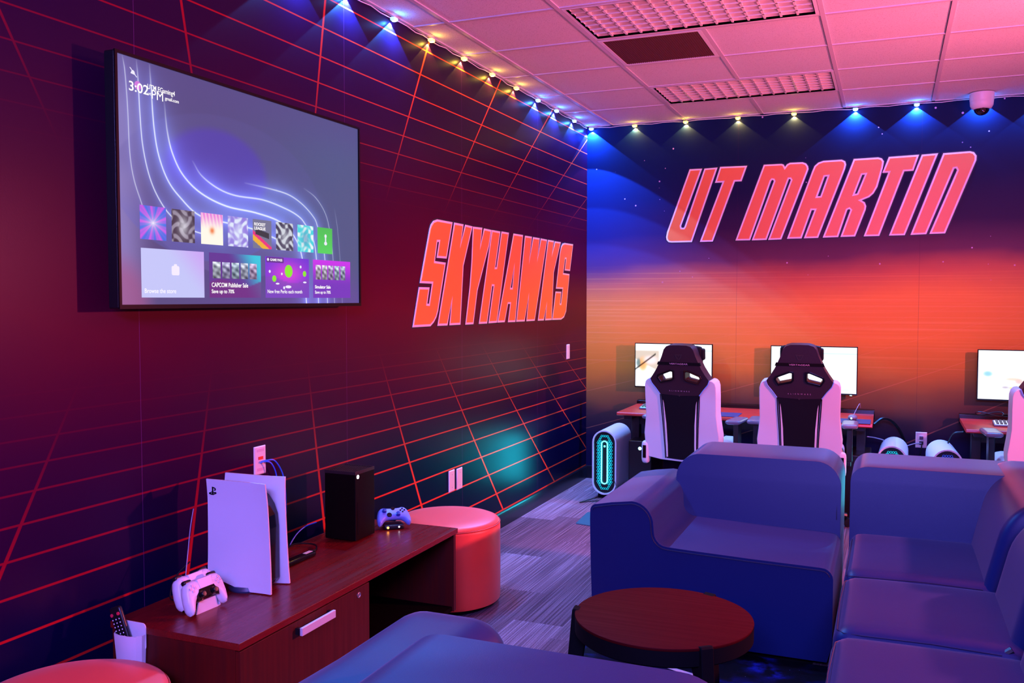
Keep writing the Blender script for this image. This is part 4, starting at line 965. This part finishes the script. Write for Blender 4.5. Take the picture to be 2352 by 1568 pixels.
# corner unit
def block(e, name, x0, x1, y0, y1, z0, z1, r=(.045, .045, .05), n=18, fn=None): 
    bm = BM(); rounded(bm, x0, x1, y0, y1, z0, z1, r, n, fn); obj(name, bm, M_navy, e, angle=180)
e = empty('sectional_sofa', 'navy leather corner sofa unit where the two rows of seats meet', 'sofa', (2.24, -3.59, 0))
block(e, 'seat', 0, .62, 0, .70, .05, .448, (.05, .05, .055), 20, crown(.3, .008))
slab(e, 'backrest', rrect(-.003, .90, .05, .755, .075, 8), 'y', .60, 1.02, .055, lean(0, .10), 'rear back cushion')
bm = BM(); rounded(bm, .470, .98, -.002, 1.04, .05, .775, (.12, .03, .14), 26, lean(0, .12, 0)); obj('backrest', bm, M_navy, e, angle=180, label='side back cushion')
bm = BM(); box(bm, .06, .9, .06, .9, 0, .06); obj('plinth', bm, M_matte, e, smooth=False)
seam(e, [(.010, .02, .425), (.010, .30, .435), (.012, .60, .43)], .002); seam(e, [(.02, .010, .428), (.30, .006, .436), (.50, .010, .430)], .002)
def single(label, y0, y1):
    d = y1-y0; e = empty('sectional_sofa', label, 'sofa', (2.235, y0, 0))
    block(e, 'seat', 0, .62, 0, d, .05, .446, (.06, .05, .06), 22, crown(.3, .016))
    bm = BM(); rounded(bm, .495, .98, .002, d-.002, .05, .775, (.13, .10, .16), 26, lean(0, .12, 0)); obj('backrest', bm, M_navy, e, angle=180)
    bm = BM(); box(bm, .06, .9, .06, d-.06, 0, .06); obj('plinth', bm, M_matte, e, smooth=False)
    s = .010; seam(e, [(.50, s+.004, .428), (.30, s, .436), (.10, s+.004, .432), (.035, s+.012, .430), (.014, .05, .430), (.008, d*.5, .436), (.014, d-.05, .430), (.035, d-.018, .430), (.1, d-.010, .432), (.5, d-.012, .432)], .0022)
    bm = BM(); tube(bm, [(.505, .030, .425), (.53, .030, .445)], .012, 8); objs('connector', bm, M_dmetal, e)
    return e
single('navy leather armless sofa seat in front of the corner unit, right edge of the view', -4.280, -3.618)
single('navy leather armless sofa seat nearest the camera at the bottom right', -4.965, -4.305)
# near sofa seen from behind
W = 1.04
e, yb = armsofa('navy leather sofa seen from behind at the bottom centre, in front of the coffee table', (1.085+W, -5.09, 0), PI, W, 1, sd=.42, ext=.14)
slab(e, 'backrest', rrect(.004, W-.245, .05, .757, .12, 10), 'y', .42, .80, .07, lean(0, .05))
xs = W-.245
pts = [(xs-.030, .800, .30), (xs-.024, .8235, .50)]+[(xs-.140+.116*math.cos(t), .8005+.05*(.30+.108*math.sin(t)+.03)/.5, .600+.112*math.sin(t)) for t in [i*PI/2/8 for i in range(9)]]+[(xs-.4, .8445, .712), (.16, .8445, .712), (.06, .838, .64), (.035, .80, .4)]
seam(e, pts, .0045)

# ------------------------------------------------------------------ desks, screens and peripherals
def desk(label, x0, x1):
    e = empty('gaming_desk', label, 'desk', (x0, -.17, 0)); w = x1-x0
    bm = BM(); prism(bm, [(-.61, .662), (-.603, .655), (0, .655), (0, .68), (-.598, .68), (-.607, .676)], 'x', 0, w); obj('top', bm, M_desk, e, smooth=False, bevel=.002)
    bm = BM(); prism(bm, [(.004, .640), (.050, .640), (.056, .706), (.048, .712), (.004, .706)], 'x', -.004, w+.004); obj('cable_tray', bm, M_gloss, e, smooth=False, bevel=.002)
    for x in (.05, w-.11):
        bm = BM(); box(bm, x, x+.06, -.36, -.28, .03, .655); box(bm, x-.005, x+.065, -.60, -.02, 0, .03); box(bm, x, x+.06, -.58, -.02, .625, .655); obj('leg', bm, M_black, e, smooth=False, bevel=.003)
    bm = BM(); box(bm, .11, w-.11, -.34, -.30, .56, .63); obj('cross_beam', bm, M_black, e, smooth=False)
    return e
desk('long cherry-red gaming desk with two screens against the back wall', .493, 2.298)
desk('cherry-red gaming desk cut off by the right edge of the view', 2.872, 4.60)
def monpic(seed):
    def f(U, V):
        X = np.stack([.97+0*U, .98+0*U, 1.0+0*U], -1); r = random.Random(seed)
        def blob(cx, cy, rx, ry, col, k, X): return X+(np.array(col)-X)*(np.exp(-(((U-cx)/rx)**2+((V-cy)/ry)**2)**2)*k)[..., None]
        if seed == 0:
            m = sstep(U*.9+V, .62, .66)*sstep(.32-U, -.02, .02)*sstep(V, .38, .42)*sstep(.86-V, 0, .03)
            X = X+(np.array((.62, .50, .40))-X)*(m*.55)[..., None]
            X = blob(.10, .52, .06, .16, (.95, .62, .35), .9, X); X = blob(.04, .55, .03, .1, (.30, .42, .45), .8, X); X = blob(.2, .62, .10, .10, (.98, .86, .9), .8, X)
            ed = np.exp(-((V-(.40+U*1.35))/.02)**2)*(U < .3); X = X*(1-.8*ed[..., None]*(U < .27)[..., None])
        if seed in (0, 1):
            b = np.exp(-((V-.86)/.008)**2)*(U > .5); X = X*(1-.45*b[..., None]*np.array((.7, .3, .2)))
            X = blob(.93, .33, .03, .12, (.85, .85, .93), .7, X); X = blob(.88, .07, .08, .05, (.7, .95, .95), .6, X)
        if seed == 2:
            for (a, b_, c, d, col) in ((.10, .52, .05, .06, (.45, .7, .85)), (.36, .42, .10, .035, (.95, .72, .65)), (.42, .37, .05, .05, (.85, .65, .65)), (.28, .25, .04, .03, (.65, .6, .68)), (.35, .24, .03, .02, (.35, .3, .4)), (.66, .40, .08, .05, (.7, .6, .8)), (.8, .5, .06, .1, (.9, .7, .4))): X = blob(a, b_, c, d, col, .8, X)
            t = (np.abs(U-.37) < (V-.12)*.35) & (V < .26) & (V > .12); X = np.where(t[..., None], np.array((.97, .95, .05)), X)
        return X
    return f
def monitor(label, x0, seed):
    w, h = .622, .348; zb = .822
    e = empty('monitor', label, 'monitor', (x0+w/2, -.13, zb))
    bm = BM(); box(bm, -w/2-.006, w/2+.006, .002, .030, -.010, h+.006); obj('housing', bm, M_black, e, smooth=False, bevel=.003)
    panel('screen', (-w/2, .001, 0), (1, 0, 0), (0, 0, 1), w, h, 90, 50, monpic(seed), M_mon, e)
    bm = BM(); box(bm, -w/2-.006, w/2+.006, -.0005, .002, -.010, 0); box(bm, -w/2-.006, w/2+.006, -.0005, .002, h, h+.006); box(bm, -w/2-.006, -w/2, -.0005, .002, 0, h); box(bm, w/2, w/2+.006, -.0005, .002, 0, h); obj('bezel', bm, M_gloss, e, smooth=False)
    bm = BM(); box(bm, -.06, .06, .03, .06, .12, .24); box(bm, -.03, .03, .06, .11, .15, .21); box(bm, -.08, .08, .11, .128, .08, .28); obj('wall_mount', bm, M_black, e, smooth=False)
    bm = BM(); box(bm, w/2-.045, w/2-.03, -.001, .004, -.016, -.010); obj('power_light', bm, M_tealdot, e, smooth=False)
    return e
monitor('bright white monitor behind the left gaming chair', .466, 0)
monitor('bright white monitor behind the middle gaming chair', 1.549, 1)
monitor('bright white monitor with coloured shapes at the right edge of the view', 2.987, 2)
def keyboard(label, x, y, glow):
    e = empty('keyboard', label, 'keyboard', (x, y, .6805))
    bm = BM(); prism(bm, [(-.070, 0), (.070, 0), (.070, .028), (-.064, .014), (-.070, .010)], 'x', -.22, .22); obj('case', bm, mat('kb_case', (.10, .10, .14), .35), e, smooth=False, bevel=.003)
    Mk = Matrix.Translation((0, 0, .0185)) @ Matrix.Rotation(math.atan2(.014, .134), 4, 'X')
    bm = BM(); box(bm, -.212, .212, -.060, .062, .0015, .0028, M=Mk); obj('backlight', bm, glow, e, smooth=False, label='glowing key backlight')
    bm = BM()
    for i in range(5):
        for j in range(18):
            x_ = -.208+.0233*j; y_ = -.056+.0233*i; box(bm, x_+.003, x_+.0195, y_+.003, y_+.0195, .002, .0095, M=Mk)
    obj('keys', bm, mat('key_caps', (.03, .03, .05), .4), e, smooth=False)
M_kb1 = mat('kb_glow_teal', (0, .1, .1), emit=(.25, .9, 1), es=2.2); M_kb2 = mat('kb_glow_violet', (0, .0, .1), emit=(.55, .6, 1), es=2.0)
keyboard('backlit keyboard on the left desk beside the left gaming chair', .825, -.47, M_kb1)
keyboard('backlit keyboard on the left desk behind the middle gaming chair', 1.83, -.50, M_kb1)
keyboard('violet-lit keyboard on the right desk', 3.275, -.50, M_kb2)
def mousepad(label, x0, x1, y0, y1): tag(obj('mouse_pad', box(BM(), x0, x1, y0, y1, .6802, .6835), mat('pad_cloth', RGB(44, 40, 92), .7), smooth=False), label, 'mouse pad')
mousepad('dark mouse pad between the two gaming chairs', 1.12, 1.385, -.745, -.50); mousepad('dark mouse pad at the right end of the left desk', 2.065, 2.285, -.775, -.53)
def mouse(label, x, y, glow=True):
    e = empty('computer_mouse', label, 'mouse', (x, y, .6837))
    bm = BM(); rounded(bm, -.032, .032, -.058, .058, 0, .040, (.030, .050, .034), 12); obj('body', bm, mat('mouse_shell', (.16, .14, .18), .35), e)
    if glow: bm = BM(); lathe(bm, [(0, 0), (.007, 0), (.006, .003), (0, .004)], 12, M=Matrix.Translation((-.006, -.0545, .020)) @ Matrix.Rotation(PI/2, 4, 'X')); obj('light', bm, M_tealdot, e, label='glowing teal light')
mouse('grey mouse with a teal light at the right end of the left desk', 2.165, -.62); mouse('dark mouse half hidden by the left gaming chair', 1.17, -.60, False)
cable('thin dark mouse cord rising behind the mouse at the right end of the left desk', [(2.168, -.565, .70), (2.17, -.50, .712), (2.18, -.36, .73), (2.20, -.22, .76), (2.205, -.155, .72)], .002, M_greyc)
cable('grey cable looping over the desk edge beside the middle gaming chair', [(1.60, -.30, .683), (1.585, -.26, .74), (1.62, -.22, .765), (1.68, -.20, .755)], .0045, M_greyc)
cable('black cable coil lying on the tray of the right desk', [(3.06+.09*math.cos(t), -.20+.03*math.sin(t), .725+.012*math.sin(2*t)) for t in [i*2*PI/12 for i in range(13)]]+[(3.20, -.17, .72), (3.26, -.15, .74)], .004, M_black)

# computer towers
def stadium(w, h, n=14): return arc(0, h-w/2, w/2, 0, 180, n)+arc(0, w/2, w/2, 180, 360, n)
def tower(label, x, y, rz, led, ring, zb=.03):
    e = empty('computer_tower', label, 'computer', (x, y, 0), rz)
    w, h, d = .192, .500, .48
    o = [(a, b+zb) for a, b in stadium(w, h)]; i_ = [(a, b+zb) for a, b in [(p, q+.012) for p, q in stadium(w-.024, h-.024)]]
    bm = BM(); prism(bm, o, 'y', 0, d*.96, [i_]); obj('shell', bm, M_ps, e, bevel=.003, seg=2, angle=30, label='white rounded shell')
    bm = BM(); prism(bm, i_, 'y', .016, d); obj('inner_body', bm, M_black, e, angle=30)
    bm = BM(); R = .0088; g0 = stadium(w-.05, h-.05)
    cz = zb+h/2; hw = (w-.056)/2; hh = (h-.056)/2
    def inside(a, b, m):
        zz = max(0, abs(b)-(hh-hw)); return math.hypot(a, zz) < hw-m
    cells = []
    for r_ in range(-24, 25):
        for c_ in range(-8, 9):
            a = c_*R*1.78+(R*.89 if r_ % 2 else 0); b = r_*R*1.54
            if inside(a, b, .010) and not (abs(a) < .026 and abs(b) < hh-hw+.038): cells.append((a, b))
    for a, b in cells:
        ho = [(a+R*1.04*math.sin(k*PI/3), b+cz+R*1.04*math.cos(k*PI/3)) for k in range(6)]; hi = [(a+R*.66*math.sin(k*PI/3), b+cz+R*.66*math.cos(k*PI/3)) for k in range(6)]
        for k in range(6):
            q = [(ho[k]), (ho[(k+1) % 6]), (hi[(k+1) % 6]), (hi[k])]; bm.faces.new([bm.verts.new((p[0], .014, p[1])) for p in q])
    obj('honeycomb_grille', bm, led, e, smooth=False, label='glowing honeycomb front grille')
    bm = BM(); tube(bm, [(p, .009, q+cz-.165) for p, q in stadium(.046, .33)], .0042, 8, closed=True); obj('light_ring', bm, ring, e, label='bright oval ring light')
    bm = BM(); lathe(bm, [(0, 0), (.0075, 0), (.006, .003), (0, .004)], 16, M=Matrix.Translation((0, .012, cz+.125)) @ Matrix.Rotation(PI/2, 4, 'X')); obj('power_button', bm, ring, e)
    bm = BM(); box(bm, -.055, .055, .03, d-.05, 0, zb+.012); obj('foot', bm, M_matte, e, smooth=False)
    if led is M_tealdim: lamp('tower_glow', 'AREA', (x, y-.02, .28), .5, (.02, .75, 1), shape='RECTANGLE', size=.10, size_y=.36, spread=math.radians(66), to=(x-.42, y-1, .36))
    return e
tower('white rounded computer tower with a teal glowing front, standing left of the left desk', .386, -.745, math.radians(1), M_tealdim, M_teal)
tower('white rounded computer tower behind the sofas, left one of the pair under the outlet', 2.425, -.70, math.radians(-2), M_tealdim, M_teal)
tower('white rounded computer tower behind the sofas, right one of the pair under the outlet', 2.770, -.72, math.radians(3), M_blueled, M_blueled)
def darkbox(label, x, y):
    e = empty('computer_tower', label, 'computer', (x, y, 0))
    bm = BM(); box(bm, -.09, .09, 0, .40, .0, .46); obj('case', bm, M_black, e, smooth=False, bevel=.01)
    bm = BM(); lathe(bm, [(0, 0), (.013, 0), (.012, .003), (0, .004)], 18, M=Matrix.Translation((-.0, 0, .40)) @ Matrix.Rotation(PI/2, 4, 'X')); obj('badge', bm, M_tealdot, e, label='glowing round teal badge')
darkbox('black computer case under the left desk with a glowing teal badge', .655, -.70)
darkbox('black computer case under the right end of the left desk with a glowing teal badge', 2.20, -.75)
cable('thin black cable hanging from the front of the white tower by the corner', [(.455, -.752, .17), (.475, -.76, .145), (.50, -.80, .10), (.53, -.90, .03), (.50, -1.0, .006)], .002, M_black)
cable('thin black wire lying in a hook on the carpet before the white tower', [(.335, -.72, .006), (.30, -.82, .005), (.262, -.945, .005), (.27, -.95, .005), (.33, -.88, .005), (.44, -.80, .005)], .003, M_black, 4)
cable('thick black cable running from the left desk down to the floor towers', [(2.30, -.30, .62), (2.36, -.24, .66), (2.43, -.18, .63), (2.49, -.14, .54), (2.53, -.12, .40), (2.54, -.12, .1)], .010, M_black)
cable('grey cord sagging from under the left desk toward the first floor tower', [(2.26, -.45, .55), (2.32, -.36, .53), (2.38, -.28, .50), (2.42, -.2, .44)], .004, M_greyc)
cable('grey power cord running left from the outlet', [(2.628, -.028, .462), (2.58, -.06, .46), (2.52, -.09, .44), (2.47, -.12, .42), (2.45, -.14, .3)], .004, M_greyc)
cable('black power cord hanging down from the outlet', [(2.632, -.030, .460), (2.628, -.045, .42), (2.618, -.05, .35), (2.61, -.05, .25), (2.60, -.05, .01)], .0045, M_black)
cable('black cord looping at the left side of the right desk', [(2.88, -.45, .62), (2.82, -.42, .60), (2.79, -.38, .53), (2.78, -.32, .45), (2.80, -.2, .2)], .006, M_black)
M_matg = mat('chair_mat_plastic', (.06, .22, .26), .10, spec=.9)  # teal base colour paints in the tower's reflected glow
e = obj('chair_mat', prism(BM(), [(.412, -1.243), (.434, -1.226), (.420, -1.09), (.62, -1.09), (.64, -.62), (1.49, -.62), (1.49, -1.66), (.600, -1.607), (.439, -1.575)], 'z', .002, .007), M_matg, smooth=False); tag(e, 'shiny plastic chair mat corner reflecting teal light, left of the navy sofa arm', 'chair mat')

# ------------------------------------------------------------------ gaming chairs
def mir(h): return h+[(-a, b) for a, b in h[::-1] if abs(a) > 1e-6]
def gaming_chair():
    e = bpy.data.objects.new('gaming_chair', None); COL.objects.link(e)
    T_ = 1.255; tl = Matrix.Translation((0, -.245, .45)) @ Matrix.Rotation(math.radians(6), 4, 'X') @ Matrix.Translation((0, 0, -.45))
    Z = lambda l: [(a, T_+b) for a, b in l]
    hd = mir([(0, 0), (.055, -.001), (.085, -.010), (.103, -.032), (.117, -.075), (.135, -.118), (.154, -.160), (.178, -.200), (.204, -.238), (.196, -.262), (.135, -.345), (0, -.352)])
    slot = [(.047, -.186), (.060, -.184), (.138, -.216), (.142, -.226), (.125, -.252), (.055, -.236), (.047, -.228)]
    sl = Z(slot); sr = Z([(-a, b) for a, b in slot])
    bm = BM(); prism(bm, Z(hd), 'y', -.045, .045, [sl, sr], M=tl); obj('headrest', bm, M_chairhead, e, bevel=.016, seg=4, angle=50)
    bm = BM()
    for s_ in (sl, sr):
        fr_ = offset_poly(s_, -.014); prism(bm, fr_, 'y', -.052, -.030, [offset_poly(s_, -.001)], M=tl)
    objs('slot_frame', bm, M_gloss, e, smooth=False, bevel=.003)
    bm = BM(); prism(bm, Z([(-.145, -.118), (.145, -.118), (.152, -.138), (-.152, -.138)]), 'y', -.0475, -.03, M=tl); obj('strap', bm, M_matte, e, smooth=False)
    bm = BM(); Mt = tl @ Matrix.Translation((0, -.048, T_-.134)) @ Matrix.Rotation(PI/2, 4, 'X')
    text_mesh(bm, 'VERTAGEAR', .0105, Mt, 1.55, .0003, .0002, 'CENTER')
    Mt = tl @ Matrix.Translation((0, -.0465, T_-.322)) @ Matrix.Rotation(PI/2, 4, 'X'); text_mesh(bm, 'ALIENWARE', .0085, Mt, 1.1, .0003, 0, 'CENTER', 2.3)
    obj('lettering', bm, mat('pale_embroidery', (.35, .22, .32), .6), e, smooth=False)
    bm = BM(); Mt = tl @ Matrix.Translation((0, -.0462, T_-.085)) @ Matrix.Rotation(PI/2, 4, 'X')
    prism(bm, [(-.026, .02), (.026, .02), (.010, -.014), (-.010, -.014)], 'z', 0, .001, [[(-.018, .014), (-.004, .014), (0, .002), (.004, .014), (.018, .014), (.005, -.009), (-.005, -.009)]], M=Mt)
    prism(bm, [(-.006, .001-.258), (.006, .001-.258), (.004, -.269), (0, -.272), (-.004, -.269)], 'z', 0, .001, M=Mt); obj('emblem', bm, mat('dark_embroidery', (.02, .008, .01), .6), e, smooth=False)
    # white shell with wings
    sh = [(.2045, -.238), (.226, -.243), (.241, -.258), (.248, -.285), (.2485, -.36), (.246, -.48), (.254, -.56), (.263, -.63), (.260, -.68), (.247, -.74), (.240, -.80), (.15, -.815), (0, -.82)]
    full = [(.135, -.345)]+sh; full = full+[(-a, b) for a, b in full[::-1] if abs(a) > 1e-6]
    bm = BM(); prism(bm, Z(full), 'y', -.038, .075, M=tl); obj('backrest', bm, M_chairwhite, e, bevel=.028, seg=5, angle=50, label='white leather side wings')
    bp = mir([(0, -.348), (.134, -.346), (.128, -.40), (.118, -.55), (.110, -.72), (.108, -.80), (0, -.805)])
    bm = BM(); prism(bm, Z(bp), 'y', -.043, -.02, M=tl); obj('back_panel', bm, M_chairblack, e, bevel=.004, seg=2, angle=50, label='black centre panel')
    bm = BM()
    for s in (-1, 1): prism(bm, Z([(s*.118, -.385), (s*.112, -.41), (s*.099, -.55), (s*.094, -.70), (s*.094, -.79), (s*.104, -.79), (s*.106, -.70), (s*.111, -.55)]), 'y', -.0445, -.040, M=tl)
    objs('stripe', bm, M_chairwhite, e, smooth=False)
    bm = BM()
    for s in (-1, 1):
        tube(bm, [(s*a, -.044, T_+b) for a, b in ((.208, -.236), (.196, -.268), (.165, -.305), (.137, -.345))], .0030, 6, M=tl)
    objs('piping', bm, mat('blue_piping', (.15, .45, .9), .4), e)
    bm = BM()
    for s in (-1, 1): tube(bm, [(s*a, -.041, T_+b) for a, b in ((.137, -.345), (.133, -.42), (.123, -.56), (.115, -.72), (.113, -.80))], .0035, 6, M=tl)
    objs('edge_piping', bm, M_matte, e)
    bm = BM(); rounded(bm, .09, .14, .06, .11, T_-.12, T_-.04, .012, 8, M=tl); rounded(bm, -.13, .13, .05, .10, T_-.16, T_-.02, .03, 8, M=tl); obj('head_pillow', bm, M_chairblack, e)
    bm = BM(); rounded(bm, -.265, .265, -.25, .27, .44, .56, (.06, .06, .05), 14); obj('seat', bm, M_chairwhite, e)
    bm = BM(); rounded(bm, -.17, .17, -.22, .28, .45, .568, (.03, .05, .03), 12); obj('seat_cushion', bm, M_chairblack, e)
    for s in (-1, 1):
        br = obj('recline_bracket', rounded(BM(), s*.262-.026, s*.262+.026, -.30, -.235, .40, .56, (.018, .02, .03), 10), M_chairwhite, e, label='white side bracket of the recline hinge')
        bm = BM(); box(bm, s*.262-.012, s*.262+.012, -.304, -.298, .44, .53); obj('bracket_slot', bm, M_gloss, br, smooth=False, bevel=.003)
        bm = BM(); lathe(bm, [(0, 0), (.008, 0), (.008, .004), (0, .004)], 12, M=tl @ Matrix.Translation((s*.250, -.030, T_-.63)) @ Matrix.Rotation(PI/2, 4, 'X')); lathe(bm, [(0, 0), (.008, 0), (.008, .004), (0, .004)], 12, M=tl @ Matrix.Translation((s*.244, -.032, T_-.715)) @ Matrix.Rotation(PI/2, 4, 'X')); objs('eyelet', bm, M_gloss, e)
        ar = obj('armrest', rounded(BM(), s*.301-.052, s*.301+.052, -.14, .12, .690, .722, (.025, .03, .014), 12), mat('arm_pad', (.16, .14, .19), .25) if s < 0 else bpy.data.materials['arm_pad'], e)
        bm = BM(); box(bm, s*.301-.018, s*.301+.018, -.04, .04, .46, .69); box(bm, min(s*.301, s*.20)-.01, max(s*.301, s*.20)+.01, -.035, .035, .43, .46); obj('armrest_post', bm, M_black, ar, smooth=False, bevel=.004)
    bm = BM(); tube(bm, [(0, 0, .12), (0, 0, .43)], .028, 16); box(bm, -.12, .12, -.12, .12, .41, .44); obj('gas_lift', bm, M_gloss, e)
    bm = BM()
    for k in range(5):
        a = 2*PI*k/5+.3; tube(bm, [(0, 0, .125), (.30*math.cos(a), .30*math.sin(a), .075)], [.032, .018], 8)
    obj('star_base', bm, M_black, e)
    for k in range(5):
        a = 2*PI*k/5+.3; bm = BM(); lathe(bm, [(0, -.022), (.028, -.022), (.030, -.018), (.030, .018), (.028, .022), (0, .022)], 20, M=Matrix.Translation((.31*math.cos(a), .31*math.sin(a), .030)) @ Matrix.Rotation(a+PI/2, 4, 'Z') @ Matrix.Rotation(PI/2, 4, 'Y')); obj('caster', bm, M_black, e)
    return e
c1 = gaming_chair()
for i, (x, y, rz, lab) in enumerate(((1.138, -1.03, math.radians(-7), 'white and black gaming chair facing the left monitor, nearest the corner'), (1.862, -1.03, math.radians(1), 'white and black gaming chair in the middle, facing the second monitor'), (3.29, -1.05, math.radians(4), 'white and black gaming chair cut off by the right edge of the view'))):
    c = c1 if i == 0 else copy_tree(c1)
    c.scale = (1, 1, .98 if i == 0 else 1); c.location = (x, y, .0075 if i == 0 else 0); c.rotation_euler = (0, 0, rz); tag(c, lab, 'chair', 'gaming chairs at the desks')
